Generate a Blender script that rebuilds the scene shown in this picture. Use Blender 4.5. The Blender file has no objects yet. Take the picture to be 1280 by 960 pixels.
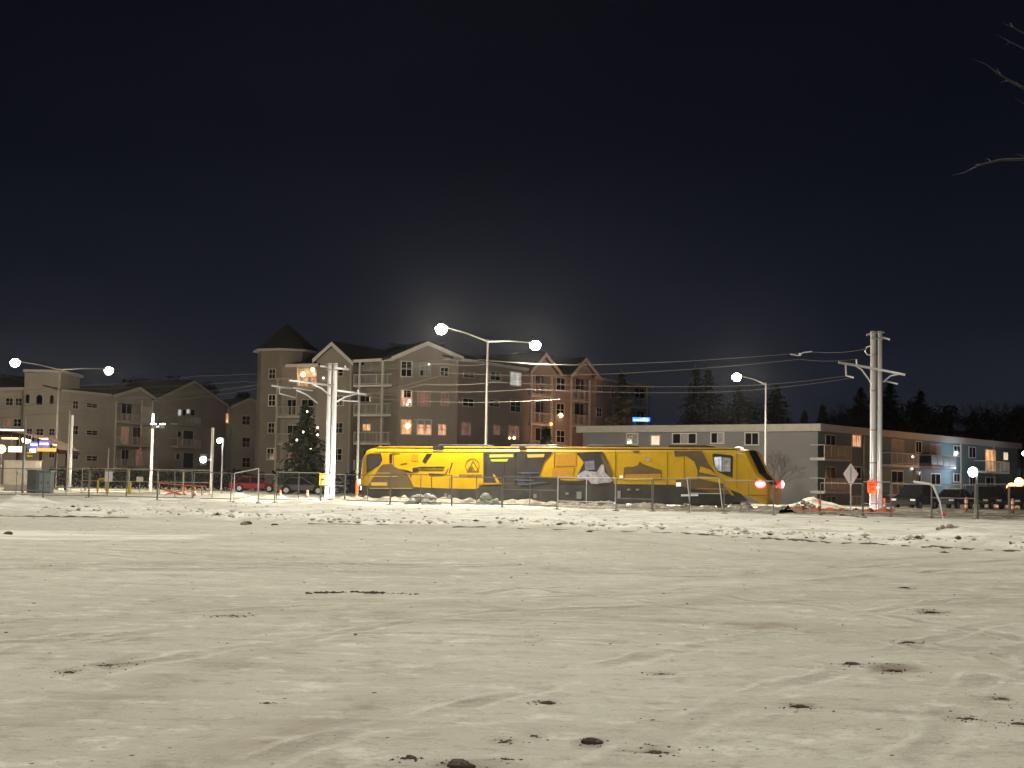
import bpy, math, random
import numpy as np
from mathutils import Matrix, Vector, Euler

# ------------------------------------------------------------------ camera
F = 1800.0; W0, H0 = 1280.0, 960.0
EYE = Vector((0, 0, 1.6)); PITCH = math.atan(120 / F); ROLL = math.radians(1.0)
scene = bpy.context.scene
COL = scene.collection
cd = bpy.data.cameras.new('camera'); cam = bpy.data.objects.new('camera', cd); COL.objects.link(cam)
cd.sensor_width = 36; cd.lens = 36 * F / W0; cd.clip_start = 0.1; cd.clip_end = 6000
CR = Euler((math.pi / 2 + PITCH, 0, 0)).to_matrix() @ Matrix.Rotation(ROLL, 3, 'Z')
cam.matrix_world = Matrix.Translation(EYE) @ CR.to_4x4()
scene.camera = cam
scene.view_settings.view_transform = 'Standard'; scene.view_settings.look = 'None'
scene.view_settings.exposure = 0.0; scene.view_settings.gamma = 1.0
scene.view_settings.use_curve_mapping = False
scene.cycles.max_bounces = 4; scene.cycles.diffuse_bounces = 2; scene.cycles.glossy_bounces = 2
scene.cycles.transparent_max_bounces = 12
scene.cycles.sample_clamp_indirect = 2.0

# ------------------------------------------------------------------ night sky
wd = bpy.data.worlds.new('World'); scene.world = wd; wd.use_nodes = True
nt = wd.node_tree; nt.nodes.clear()
def _n(t, **k):
    n = nt.nodes.new(t)
    for a, b in k.items(): setattr(n, a, b)
    return n
wo = _n('ShaderNodeOutputWorld'); bg = _n('ShaderNodeBackground'); tc = _n('ShaderNodeTexCoord')
sp = _n('ShaderNodeSeparateXYZ'); nt.links.new(tc.outputs['Generated'], sp.inputs[0])
mp = _n('ShaderNodeMapping'); mp.inputs['Scale'].default_value = (1.6, 1.6, 5); nt.links.new(tc.outputs['Generated'], mp.inputs[0])
nz = _n('ShaderNodeTexNoise'); nz.inputs['Scale'].default_value = 2.0; nz.inputs['Detail'].default_value = 5
nt.links.new(mp.outputs[0], nz.inputs['Vector'])
cr = _n('ShaderNodeValToRGB')
cr.color_ramp.elements[0].position = 0.0; cr.color_ramp.elements[0].color = (0.0125, 0.0145, 0.0235, 1)
e = cr.color_ramp.elements.new(0.06); e.color = (0.0115, 0.0135, 0.0210, 1)
e = cr.color_ramp.elements.new(0.13); e.color = (0.0070, 0.0086, 0.0150, 1)
e = cr.color_ramp.elements.new(0.22); e.color = (0.0036, 0.0044, 0.0086, 1)
cr.color_ramp.elements[-1].position = 0.40; cr.color_ramp.elements[-1].color = (0.0018, 0.0021, 0.0048, 1)
nt.links.new(sp.outputs[2], cr.inputs[0])
r2 = _n('ShaderNodeValToRGB'); r2.color_ramp.elements[0].position = .42; r2.color_ramp.elements[0].color = (.93,.93,.95,1)
r2.color_ramp.elements[1].position = .75; r2.color_ramp.elements[1].color = (1.28, 1.24, 1.2, 1)
nt.links.new(nz.outputs[0], r2.inputs[0])
mx = _n('ShaderNodeMix', data_type='RGBA', blend_type='MULTIPLY'); mx.inputs[0].default_value = 1
nt.links.new(cr.outputs[0], mx.inputs[6]); nt.links.new(r2.outputs[0], mx.inputs[7])
nt.links.new(mx.outputs[2], bg.inputs[0]); bg.inputs[1].default_value = 1.0
nt.links.new(bg.outputs[0], wo.inputs[0])

# ------------------------------------------------------------------ lot lamps and added fill lights outside the frame
def lamp_light(name, loc, power, col, kind='POINT', size=0.25, parent=None, aim=None, cone=150, blend=.6):
    l = bpy.data.lights.new(name, kind); l.energy = power; l.color = col
    if kind in ('POINT', 'SPOT'): l.shadow_soft_size = size
    o = bpy.data.objects.new(name, l); COL.objects.link(o)
    o.location = loc
    if parent: o.parent = parent
    if kind == 'SPOT':
        l.spot_size = math.radians(cone); l.spot_blend = blend
        d = Vector(aim) - Vector(loc) if aim is not None else Vector((0, 0, -1))
        o.rotation_euler = d.to_track_quat('-Z', 'Y').to_euler()
    return o
WARM = (1.0, 0.90, 0.70); COOL = (0.93, 0.97, 1.0); SODIUM = (1.0, 0.50, 0.22)
LOT = [((-20, -3, 9.5), 12000), ((19, -7, 9.5), 8000), ((-34, 26, 9.5), 24000), ((36, 30, 9.5), 12000), ((-4, -22, 10), 8000)]
for p, e_ in LOT:
    lamp_light('parking_lot_light', p, e_ , (1.0, .92, .76), 'SPOT', .5, cone=152, blend=.5)
# two unseen overhead fills, added for even light on the snow
for p, e_ in [((-7, 14, 44), 66000), ((-3, 56, 40), 64000)]:
    lamp_light('high_mast_light', p, e_, (1.0, .95, .79), 'SPOT', 1.2, cone=124, blend=.35)
# unseen fill added behind the camera, washes the far fronts
lamp_light('road_light', (30, -14, 9), 9000, (1.0, .90, .74), 'POINT', .6)
lamp_light('road_light', (-30, -14, 9), 7000, (1.0, .88, .70), 'POINT', .6)

# ------------------------------------------------------------------ geometry helpers
def ray(px, py):
    v = CR @ Vector(((px - 640) / F, -(py - 480) / F, -1)); return v / v.y
def P(px, py, Y): return EYE + ray(px, py) * Y
def hor(px): return 600 + (px - 640) * math.tan(ROLL)
def GX(px, Y):
    return P(px, hor(px) + 1.6 * F / Y, Y).x
class Frame:
    """vertical plane; local x along it, local y away from the viewer, z up"""
    def __init__(s, xa, Da, xb, Db):
        a = P(xa, hor(xa), Da); b = P(xb, hor(xb), Db)
        s.o = Vector((a.x, a.y)); d = Vector((b.x - a.x, b.y - a.y)); s.L = d.length
        s.ang = math.atan2(d.y, d.x); s.ux = d / s.L; s.uy = Vector((-s.ux.y, s.ux.x))
    def uz(s, px, py, w=0.0):
        r = ray(px, py); o = s.o + s.uy * w
        # EYE + t r ; (xy - o).uy = 0
        t = (o - Vector((EYE.x, EYE.y))).dot(s.uy) / Vector((r.x, r.y)).dot(s.uy)
        q = EYE + r * t
        return (Vector((q.x, q.y)) - s.o).dot(s.ux), q.z
    def world(s, u, w, z=0): 
        p = s.o + s.ux * u + s.uy * w; return Vector((p.x, p.y, z))
class MB:
    def __init__(s): s.v = []; s.f = []; s.m = []; s.mi = 0
    def add(s, vs, fs):
        b = len(s.v); s.v += [tuple(x) for x in vs]; s.f += [tuple(b + i for i in f) for f in fs]; s.m += [s.mi] * len(fs); return s
    def box(s, x0, x1, y0, y1, z0, z1):
        return s.add([(x0,y0,z0),(x1,y0,z0),(x1,y1,z0),(x0,y1,z0),(x0,y0,z1),(x1,y0,z1),(x1,y1,z1),(x0,y1,z1)],
                     [(0,3,2,1),(4,5,6,7),(0,1,5,4),(1,2,6,5),(2,3,7,6),(3,0,4,7)])
    def prism(s, pts, y0, y1):       # pts (x,z) extruded in y
        n = len(pts)
        ar = sum(pts[i][0]*pts[(i+1)%n][1]-pts[(i+1)%n][0]*pts[i][1] for i in range(n))
        if ar < 0: pts = pts[::-1]
        vs = [(x, y0, z) for x, z in pts] + [(x, y1, z) for x, z in pts]
        fs = [tuple(range(n)), tuple(range(2*n-1, n-1, -1))] + [(i+n, (i+1)%n+n, (i+1)%n, i) for i in range(n)]
        return s.add(vs, fs)
    def tube(s, pts, rs, n=8, cap=True):
        pts = [Vector(p) for p in pts]
        if not hasattr(rs, '__len__'): rs = [rs] * len(pts)
        vs = []; fs = []
        for i, p in enumerate(pts):
            d = (pts[min(i+1, len(pts)-1)] - pts[max(i-1, 0)])
            d = d.normalized() if d.length > 1e-9 else Vector((0,0,1))
            a = d.cross(Vector((0,0,1)) if abs(d.z) < .95 else Vector((1,0,0))).normalized(); b = d.cross(a)
            for k in range(n):
                t = 2*math.pi*k/n; vs.append(p + (a*math.cos(t) + b*math.sin(t))*rs[i])
        for i in range(len(pts)-1):
            for k in range(n):
                fs.append((i*n+k, i*n+(k+1)%n, (i+1)*n+(k+1)%n, (i+1)*n+k))
        if cap: fs.append(tuple(range(n))); fs.append(tuple(range((len(pts)-1)*n+n-1, (len(pts)-1)*n-1, -1)))
        return s.add(vs, fs)
    def lathe(s, prof, c=(0,0,0), n=16):   # prof (r,z)
        vs = []; fs = []
        for r, z in prof:
            for k in range(n):
                t = 2*math.pi*k/n; vs.append((c[0]+r*math.cos(t), c[1]+r*math.sin(t), c[2]+z))
        for i in range(len(prof)-1):
            for k in range(n): fs.append((i*n+k, i*n+(k+1)%n, (i+1)*n+(k+1)%n, (i+1)*n+k))
        fs.append(tuple(range(n-1,-1,-1))); fs.append(tuple(range((len(prof)-1)*n, len(prof)*n)))
        return s.add(vs, fs)
    def build(s, name, mats, parent=None, smooth=False, loc=None, bevel=0):
        us = sorted({i for f in s.f for i in f}); mpv = {a: b for b, a in enumerate(us)}
        me = bpy.data.meshes.new(name); me.from_pydata([s.v[i] for i in us], [], [tuple(mpv[i] for i in f) for f in s.f]); me.validate()
        if not isinstance(mats, (list, tuple)): mats = [mats]
        for m in mats: me.materials.append(m)
        if len(mats) > 1 and len(me.polygons) == len(s.m): me.polygons.foreach_set('material_index', s.m)
        if smooth: me.polygons.foreach_set('use_smooth', [True]*len(me.polygons))
        o = bpy.data.objects.new(name, me); COL.objects.link(o)
        if parent: o.parent = parent
        if loc is not None: o.location = loc
        if bevel:
            b = o.modifiers.new('bevel', 'BEVEL'); b.width = bevel; b.segments = 2; b.limit_method = 'ANGLE'
        return o
def tag(o, label=None, cat=None, group=None, kind=None):
    if label: o['label'] = label
    if cat: o['category'] = cat
    if group: o['group'] = group
    if kind: o['kind'] = kind
    return o
def root(name, loc, rz=0, label=None, cat=None, group=None):
    o = bpy.data.objects.new(name, None); COL.objects.link(o); o.location = loc; o.rotation_euler = (0, 0, rz)
    o.empty_display_size = .2
    return tag(o, label, cat, group)
def copy_tree(o, parent=None):
    c = o.copy(); COL.objects.link(c); c.parent = parent
    for ch in [x for x in ALLCH.get(o.name, [])]: copy_tree(ch, c)
    return c
ALLCH = {}
def index_children():
    ALLCH.clear()
    for o in bpy.data.objects:
        if o.parent: ALLCH.setdefault(o.parent.name, []).append(o)

# ------------------------------------------------------------------ materials
MATS = {}
def mat(name, col, rough=.8, metal=0, emit=None, es=0, var=0.0, vs=3.0, bump=0.0, bs=20, spec=.5, streak=0, grime=None):
    m = bpy.data.materials.new(name); m.use_nodes = True; t = m.node_tree; b = t.nodes['Principled BSDF']
    b.inputs['Base Color'].default_value = (*col, 1); b.inputs['Roughness'].default_value = rough
    b.inputs['Metallic'].default_value = metal; b.inputs['Specular IOR Level'].default_value = spec
    if var or bump:
        tc = t.nodes.new('ShaderNodeTexCoord'); mp = t.nodes.new('ShaderNodeMapping'); t.links.new(tc.outputs['Object'], mp.inputs[0])
        if streak: mp.inputs['Scale'].default_value = (1, 1, 1/streak)
    if var:
        n = t.nodes.new('ShaderNodeTexNoise'); n.inputs['Scale'].default_value = vs; n.inputs['Detail'].default_value = 6; n.inputs['Roughness'].default_value = .65
        t.links.new(mp.outputs[0], n.inputs['Vector'])
        r = t.nodes.new('ShaderNodeValToRGB'); r.color_ramp.elements[0].position = .3; r.color_ramp.elements[1].position = .7
        g = grime or tuple(c*(1-var) for c in col)
        r.color_ramp.elements[0].color = (*g, 1); r.color_ramp.elements[1].color = (*[min(1,c*(1+var*.5)) for c in col], 1)
        t.links.new(n.outputs[0], r.inputs[0]); t.links.new(r.outputs[0], b.inputs['Base Color'])
    if bump:
        n2 = t.nodes.new('ShaderNodeTexNoise'); n2.inputs['Scale'].default_value = bs; n2.inputs['Detail'].default_value = 5
        t.links.new(mp.outputs[0], n2.inputs['Vector'])
        bp = t.nodes.new('ShaderNodeBump'); bp.inputs['Strength'].default_value = bump; bp.inputs['Distance'].default_value = .05
        t.links.new(n2.outputs[0], bp.inputs['Height']); t.links.new(bp.outputs[0], b.inputs['Normal'])
    if emit:
        b.inputs['Emission Color'].default_value = (*emit, 1); b.inputs['Emission Strength'].default_value = es
    MATS[name] = m; return m
def lit_window(name, c1, c2, es, sc=2.5):
    """lit room behind curtains: uneven warm glow"""
    m = bpy.data.materials.new(name); m.use_nodes = True; t = m.node_tree; b = t.nodes['Principled BSDF']
    b.inputs['Base Color'].default_value = (.05,.05,.05,1); b.inputs['Roughness'].default_value = .2
    tc = t.nodes.new('ShaderNodeTexCoord'); mp = t.nodes.new('ShaderNodeMapping'); mp.inputs['Scale'].default_value = (sc, 1, sc*.35)
    t.links.new(tc.outputs['Object'], mp.inputs[0])
    n = t.nodes.new('ShaderNodeTexNoise'); n.inputs['Scale'].default_value = 1.0; n.inputs['Detail'].default_value = 3
    t.links.new(mp.outputs[0], n.inputs['Vector'])
    r = t.nodes.new('ShaderNodeValToRGB'); r.color_ramp.elements[0].position = .38; r.color_ramp.elements[1].position = .62
    r.color_ramp.elements[0].color = (*c1,1); r.color_ramp.elements[1].color = (*c2,1)
    t.links.new(n.outputs[0], r.inputs[0]); t.links.new(r.outputs[0], b.inputs['Emission Color']); b.inputs['Emission Strength'].default_value = es
    MATS[name] = m; return m
stucco = mat('beige_stucco', (.27,.235,.205), .9, var=.16, vs=.35, bump=.25, bs=30)
stucco2 = mat('taupe_stucco', (.32,.29,.255), .9, var=.14, vs=.35, bump=.25, bs=30)
stuccob = mat('brown_stucco', (.24,.195,.175), .9, var=.14, vs=.35, bump=.25, bs=30)
grey_siding = mat('grey_stucco', (.175,.178,.188), .9, var=.12, vs=.5, bump=.2, bs=25)
teal_siding = mat('blue_grey_siding', (.115,.175,.205), .8, var=.12, vs=.6, bump=.15, bs=20)
trim = mat('pale_trim', (.62,.60,.56), .7, var=.12, vs=2)
turret_m = mat('turret_stucco', (.175,.152,.132), .9, var=.14, vs=.35, bump=.25, bs=30)
trimd = mat('weathered_trim', (.42,.39,.36), .75, var=.15, vs=2)
shingle = mat('dark_shingle', (.022,.023,.024), .95, var=.3, vs=3, bump=.5, bs=12)
recess = mat('brown_siding', (.17,.13,.105), .9, var=.2, vs=1)
glass = mat('dark_glass', (.012,.013,.016), .08, spec=.6)
curtain = mat('drawn_curtain', (.30,.29,.30), .7, var=.3, vs=4)
win_warm = lit_window('warm_room', (.50,.13,.06), (1.0,.55,.30), 1.0)
win_cream = lit_window('cream_room', (.85,.62,.36), (1.0,.86,.62), .95, 1)
win_dim = lit_window('dim_room', (.10,.045,.03), (.22,.10,.07), 1.0)
win_white = lit_window('pale_room', (.30,.30,.27), (.60,.60,.54), 1.0, 1.5)
win_orange = lit_window('orange_room', (.45,.17,.05), (1.0,.55,.22), 1.2, 3)
galv = mat('galvanised_steel', (.72,.72,.74), .4, .25, var=.12, vs=2, streak=6)
fence_t = mat('fence_tube', (.20,.19,.175), .5, .3, var=.2, vs=3)
lamp_pole = mat('lamp_pole_steel', (.13,.12,.12), .5, .2, var=.12, vs=2)
galvd = mat('dull_steel', (.36,.36,.36), .5, .5, var=.15, vs=3)
wire_m = mat('wire', (.16,.145,.13), .5, .2)
lens = mat('lamp_lens', (1,1,1), .5, emit=(1,.96,.84), es=40)
lens_c = mat('cool_lens', (1,1,1), .5, emit=(.85,.93,1), es=40)
bulb_w = mat('warm_bulb', (1,1,1), .5, emit=(1,.62,.30), es=14)
bulb_o = mat('orange_bulb', (1,.6,.2), .5, emit=(1,.42,.08), es=12)
marker_m = mat('marker_glow', (.8,.78,.7), .5, emit=(1,.92,.75), es=.7)
star = mat('string_bulb', (1,1,1), .5, emit=(1,.93,.82), es=5)
yellow = mat('yellow_wrap', (.50,.30,.008), .38, var=.16, vs=1.6, spec=.5)
yellow_d = mat('yellow_roof_edge', (.42,.23,.012), .5, var=.2, vs=3)
amber = mat('amber_wrap', (.42,.20,.01), .5, var=.2, vs=5)
orange_w = mat('dark_print', (.060,.042,.026), .35, var=.45, vs=2.2, grime=(.12,.085,.035))
black_w = mat('black_print', (.022,.020,.020), .4, var=.4, vs=3)
skirt_m = mat('dark_skirt', (.008,.008,.009), .6, spec=.25, var=.5, vs=1.0, grime=(.045,.043,.040))
rubber = mat('rubber', (.015,.015,.015), .8)
yglass = mat('train_glass', (.028,.026,.028), .1, var=.5, vs=1.5, grime=(.055,.05,.046))
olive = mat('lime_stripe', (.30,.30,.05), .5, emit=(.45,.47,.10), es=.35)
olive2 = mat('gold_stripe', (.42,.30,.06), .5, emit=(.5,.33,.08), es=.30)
silverw = mat('silver_print', (.42,.41,.46), .35, var=.7, vs=4, grime=(.10,.10,.12))
cabglow = lit_window('lit_cab', (.22,.22,.24), (.75,.77,.82), 1.0, 3)
tail_red = mat('tail_lamp', (.8,.02,.02), .4, emit=(1.0,.10,.14), es=9)
tail_core = mat('tail_core', (1,.8,.8), .4, emit=(1.0,.75,.72), es=12)
dimred = mat('red_glass', (.25,.01,.01), .3, emit=(.5,.01,.02), es=.25)
redp = mat('red_paint', (.55,.015,.03), .3)
bark = mat('bark', (.09,.07,.055), .9, var=.4, vs=8)
needle = mat('spruce_needles', (.006,.010,.007), .9, var=.5, vs=1.5)
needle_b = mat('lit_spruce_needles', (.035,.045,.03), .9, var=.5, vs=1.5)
twig = mat('grey_twigs', (.055,.05,.045), .9)
orange_p = mat('orange_plastic', (.85,.16,.03), .45, var=.15, vs=6)
white_p = mat('white_sleeve', (.75,.72,.68), .4)
yellowp = mat('yellow_paint', (.72,.50,.03), .5, var=.15, vs=5)
carblack = mat('black_car_paint', (.012,.012,.014), .22)
cargrey = mat('grey_car_paint', (.07,.075,.085), .22, .3)
cardark = mat('dark_green_car_paint', (.015,.02,.018), .25)
carred = mat('red_car_paint', (.28,.008,.02), .25)
rimm = mat('wheel_rim', (.45,.45,.47), .35, .8)
hl_m = mat('headlight_glass', (.6,.6,.62), .1)
cab_grey = mat('cabinet_paint', (.13,.155,.16), .5, var=.2, vs=2)
cab_lite = mat('pale_cabinet_paint', (.34,.42,.44), .5, var=.15, vs=2)
cab_white = mat('white_cabinet_paint', (.70,.66,.58), .6, var=.2, vs=1.5)
canopy_m = mat('brown_metal_roof', (.035,.016,.014), .8, var=.3, vs=1, spec=.1)
strip_m = mat('orange_strip', (1,.8,.5), .5, emit=(1,.50,.18), es=5)
sign_blue = mat('blue_backlit', (.1,.1,.8), .5, emit=(.18,.20,1.0), es=.7)
sign_white = mat('white_backlit', (1,1,1), .5, emit=(.95,.95,1.0), es=2.2)
sign_pink = mat('pink_backlit', (1,1,1), .5, emit=(1.0,.74,.66), es=1.1)
sign_amber = mat('amber_display', (.8,.4,.05), .5, emit=(1.0,.50,.08), es=.8)
blue_led = mat('blue_led', (.1,.2,1), .5, emit=(.02,.12,1.0), es=4)
blue_core = mat('blue_led_core', (.5,.6,1), .5, emit=(.35,.65,1.0), es=5)
beacon = mat('red_orange_case', (.75,.10,.02), .4, emit=(1.0,.10,.03), es=.5)
dirt_m = mat('frozen_dirt', (.075,.055,.04), .95, var=.5, vs=14, bump=.6, bs=30)
dirty_snow = mat('dirty_snow', (.42,.39,.33), .9, var=.0, bump=.8, bs=9)
snow_lump = mat('grey_snow_lump', (.50,.48,.42), .9, var=.35, vs=2.5, bump=.8, bs=8)
paper_y = mat('yellow_sign', (.70,.55,.05), .5, var=.2, vs=8)
paper_w = mat('white_sign', (.75,.77,.80), .4)
orange_net = mat('orange_netting', (.55,.13,.05), .8)
warmpost = mat('cream_tube', (.60,.50,.38), .5, .2)
CL = [ # px, py(base), width px, height px, label
 (466,741,13,5,'pair of dark clods in the middle of the thin line of dirt'),
 (738,923,28,13,'tallest frozen dirt clod, a pointed lump low in the picture'),
 (684,876,22,7,'low brown clod on packed snow above the pointed lump'),
 (999,879,28,8,'flat brown clod with two humps, alone on the snow'),
 (1135,803,20,4,'thin flat scrap of dirt on packed snow right of the grey patch'),
 (1065,830,26,6,'brown clod at the left end of a dirt smear'),
 (1120,836,44,4,'long low smear of dirt beside the brown clod'),
 (821,932,36,7,'wide crumbly patch of brown dirt right of the pointed lump'),
 (511,946,20,8,'small dark clod left of the crumbly dirt at the bottom edge'),
 (574,956,42,14,'broad crumbly heap of brown dirt at the bottom edge'),
 (631,923,18,4,'flat dark scrap of dirt between crumbly heap and pointed lump'),
 (667,914,12,5,'tiny dark crumb up and left of the pointed lump'),
 (632,946,12,4,'tiny crumb right of the broad heap at the bottom edge'),
 (87,840,18,4,'small flat clod alone on the left of the lot'),
 (135,832,40,3,'thin brown smear above the small flat clod on the left'),
 (827,840,14,4,'small dark crumb near the middle right of the lot'),
 (1250,872,26,4,'flat scrap of dirt near the right edge'),
 (1208,896,30,5,'long flat clod near the right edge, below the flat scrap'),
 (1274,902,24,6,'flat clod cut by the right edge of the picture'),
 (1165,765,26,4,'thin brown scrap on the greyish right part of the lot'),
 (1130,734,16,3,'very small scrap of dirt on the lot near the kerb, right side'),
 (335,875,10,4,'tiny dark crumb in the middle left of the lot'),
 (290,768,40,2,'thin dark streak of dirt on the left of the lot'),
]
# ------------------------------------------------------------------ ground: one sheet
_rg = np.random.RandomState(7); _T = _rg.rand(512, 512)
def vnoise(x, y):
    xi = np.floor(x).astype(int); yi = np.floor(y).astype(int); fx = x - xi; fy = y - yi
    fx = fx*fx*(3-2*fx); fy = fy*fy*(3-2*fy)
    g = lambda a, b: _T[a % 512, b % 512]
    return (g(xi,yi)*(1-fx)+g(xi+1,yi)*fx)*(1-fy) + (g(xi,yi+1)*(1-fx)+g(xi+1,yi+1)*fx)*fy
def fbm(x, y, o=4):
    s = 0; a = .5; t = 0
    for k in range(o):
        s = s + a*vnoise(x*2**k+17.3*k, y*2**k+9.1*k); t += a; a *= .55
    return s/t - .5
sst = lambda a, b, x: (lambda t: t*t*(3-2*t))(np.clip((x-a)/(b-a), 0, 1))
def gpt(px, py):
    D = 1.6*F/(py-hor(px)); p = P(px, py, D); return p.x, p.y
_k = [gpt(*q) for q in [(-60,641),(0,642.5),(120,645.5),(200,646.5),(385,654.5),(520,657),(640,660),(850,667),(1060,679),(1280,690)]]
_kx = np.array([-60]+[a for a, b in _k]+[60.]); _ky = np.array([_k[0][1]+4]+[b for a, b in _k]+[_k[-1][1]-8.])
_fl = [(-60,80),(115,82),(290,79),(430,84),(565,81),(770,77),(1025,72),(1230,69)]   # fence line px, depth
_fx = np.array([-70]+[GX(a, b) for a, b in _fl]+[60.]); _fy = np.array([80]+[b for a, b in _fl]+[64.])
BUMPS = []   # (x, y, rx, ry, h, noise)
def bump_px(px, py, wpx, h, ry=1.2):
    x, y = gpt(px, py); BUMPS.append((x, y, wpx*y/F/2, ry, h))
bump_px(32,634,60,.55,1.8); bump_px(82,632,34,.25,1.2); bump_px(155,634,44,.42,1.4); bump_px(12,666,46,.10,1.0)
bump_px(300,627,60,.45,1.3); bump_px(345,628,40,.4,1.2); bump_px(378,632,44,.35,1.6); bump_px(420,634,40,.35,1.2); bump_px(240,630,50,.2,1.2)
bump_px(1200,672,90,.28,1.0); bump_px(1265,662,60,.22,1.0); bump_px(1050,651,50,.14,.8); bump_px(690,652,60,.12,.9); bump_px(405,642,60,.18,1)
bump_px(560,650,150,.07,1.5); bump_px(880,655,120,.08,1.2)
bump_px(1020,637,60,.75,1.6); bump_px(1068,636,50,.5,1.5); bump_px(1002,636,26,.5,1.2); bump_px(1130,640,60,.25,1.3); bump_px(1190,643,70,.3,1.3); bump_px(1245,645,60,.22,1.2)
def height(x, y):
    s = y - np.interp(x, _kx, _ky)                     # beyond the kerb
    lot = fbm(x*.25, y*.25, 3)*.06 + fbm(x*.9+y*.5, y*2.4-x*.6, 4)*.05 + fbm(x*3.3, y*5, 3)*.03
    # wheel tracks, long shallow arcs across the lot
    for (cx, cy, R, w, d) in [(9,-40,66,.5,.03),(9,-40,67.7,.4,.03),(-30,-60,92,.6,.02),(40,-30,62,.5,.022),(-6,60,34,.5,.02)]:
        r = np.hypot(x-cx, y-cy); lot = lot - d*np.exp(-((r-R)/w)**2)*(.5+vnoise(x*.7,y*.7)) + d*.6*np.exp(-((r-R-w*1.6)/(w*.7))**2)
    far = .13 + fbm(x*.3, y*.3, 4)*.24 + np.maximum(0, fbm(x*1.7, y*2.3, 4))*.38*sst(0,1,s)*(1-sst(5,14,s)*.6) + fbm(x*2.5,y*4,3)*.04
    h = lot*(1-sst(-.4,.35,s)) + far*sst(-.35,.4,s)
    h = h + .10*np.exp(-((s-1.6)/1.2)**2)*np.clip(.4+2*fbm(x*.6,y*.2,3),0,1.5)
    flat = sst(15, 40, y - np.interp(x, _fx, _fy)); h = h*(1-flat)+ .02*flat
    for (bx, by, rx, ry, hh) in BUMPS:
        q = ((x-bx)/rx)**2 + ((y-by)/ry)**2
        h = h + hh*np.exp(-q)*(.75+1.1*fbm(x*1.6+3, y*2.2, 4))
    return h
def gz(x, y): return float(height(np.array([float(x)]), np.array([float(y)]))[0])
rows = [-60, -30, -14, -6, 0, 3]
y_ = 5.0
while y_ < 96: rows.append(y_); y_ *= 1.0115
while y_ < 3500: rows.append(y_); y_ *= 1.12
ys = np.array(rows); NC = 460
ts = np.linspace(-1, 1, NC)
YY, TT = np.meshgrid(ys, ts, indexing='ij'); XX = TT*(14 + .62*np.maximum(YY, 0) + 40*(YY < 4) + np.maximum(YY-95, 0)*.9)
ZZ = height(XX, YY); ZZ[YY > 150] = 0
kd = YY - np.interp(XX, _kx, _ky); fd = YY - np.interp(XX, _fx, _fy)
fresh = sst(-.25, .3, kd + fbm(XX*.8, YY*.8, 3)*1.0)
# patch of clean snow on the lot's left edge and dirt of the track bed behind the fence
px_, py_ = gpt(60, 668); patch = np.exp(-(((XX-px_)/5.2)**2+((YY-py_)/3.0)**2)) ; fresh = np.maximum(fresh, sst(.35,.6,patch+fbm(XX*1.2,YY*1.2,3)*.4)*.8)
dirt = sst(-2.5, .3, fd + fbm(XX*.5, YY*.8, 4)*5) * sst(9.0, 12.0, XX + fbm(XX*.9,YY*.9,3)*4) * (1-sst(20,40,fd)) * .95
dirt = np.maximum(dirt, sst(.17,.30,fbm(XX*.55+5, YY*1.3, 4))*.9*sst(.2,.9,kd)*(1-sst(9,25,kd))*.55)
# a few grey-brown worn patches of the lot
for (cx, cy, wx, wy, am) in [(c_[0], c_[1]-1, c_[2]*1.9, c_[3]*.35+1.2, .75) for c_ in CL]+[(960,783,140,7,.55),(1110,832,70,5,.6),(830,840,60,6,.25),(150,826,60,5,.4),(1200,756,130,5,.35),(450,793,90,10,.25),(1000,742,200,5,.18),(600,952,70,9,.35),(820,928,34,6,.5)]:
    gx_, gy_ = gpt(cx, cy); wy_ = abs(gpt(cx, cy-wy)[1]-gy_); wx_ = wx/2*gy_/F
    dirt = np.maximum(dirt, am*sst(.3,.75,np.exp(-(((XX-gx_)/wx_)**2+((YY-gy_)/wy_)**2)) + fbm(XX*3,YY*3,4)*.9)*(kd<0))
tr_ = np.zeros_like(XX)      # worn wheel tracks
for (cx, cy, R, w, d) in [(9,-40,66,.35,.22),(9,-40,67.7,.3,.2),(-30,-60,92,.45,.2),(-30,-60,93.8,.45,.18),(40,-30,62,.4,.2),(40,-30,63.7,.4,.18),(-6,60,34,.4,.22),(-6,60,35.8,.4,.2),(25,70,58,.3,.2),(25,70,59.6,.3,.2),(-50,20,57,.3,.2),(-50,20,58.7,.3,.2),(60,-8,64,.3,.22),(60,-8,65.7,.3,.2)]:
    r = np.hypot(XX-cx, YY-cy)+fbm(XX*.15,YY*.15,2)*1.5; tr_ = np.maximum(tr_, d*1.5*np.exp(-((r-R)/w)**2)*np.clip(vnoise(XX*.35+cx,YY*.35)*2.0-.2+fbm(XX*4,YY*4,3)*1.4,0,1))
dirt = np.maximum(dirt, tr_*(kd < -.5))
n1 = len(ys); verts = np.stack([XX, YY, ZZ], -1).reshape(-1, 3)
me = bpy.data.meshes.new('ground')
ii, jj = np.meshgrid(np.arange(n1-1), np.arange(NC-1), indexing='ij'); a = (ii*NC+jj).ravel()
faces = np.stack([a, a+1, a+NC+1, a+NC], 1)
me.vertices.add(len(verts)); me.vertices.foreach_set('co', verts.ravel())
me.loops.add(faces.size); me.loops.foreach_set('vertex_index', faces.ravel())
me.polygons.add(len(faces)); me.polygons.foreach_set('loop_start', np.arange(0, faces.size, 4)); me.polygons.foreach_set('loop_total', np.full(len(faces), 4))
me.update(); me.polygons.foreach_set('use_smooth', np.ones(len(faces), bool))
for nm, ar in (('fresh', fresh), ('dirt', dirt)):
    at = me.attributes.new(nm, 'FLOAT', 'POINT'); at.data.foreach_set('value', ar.ravel().astype(np.float32))
gm = bpy.data.materials.new('packed_snow'); gm.use_nodes = True; t = gm.node_tree; b = t.nodes['Principled BSDF']
b.inputs['Roughness'].default_value = .75; b.inputs['Specular IOR Level'].default_value = .25
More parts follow.
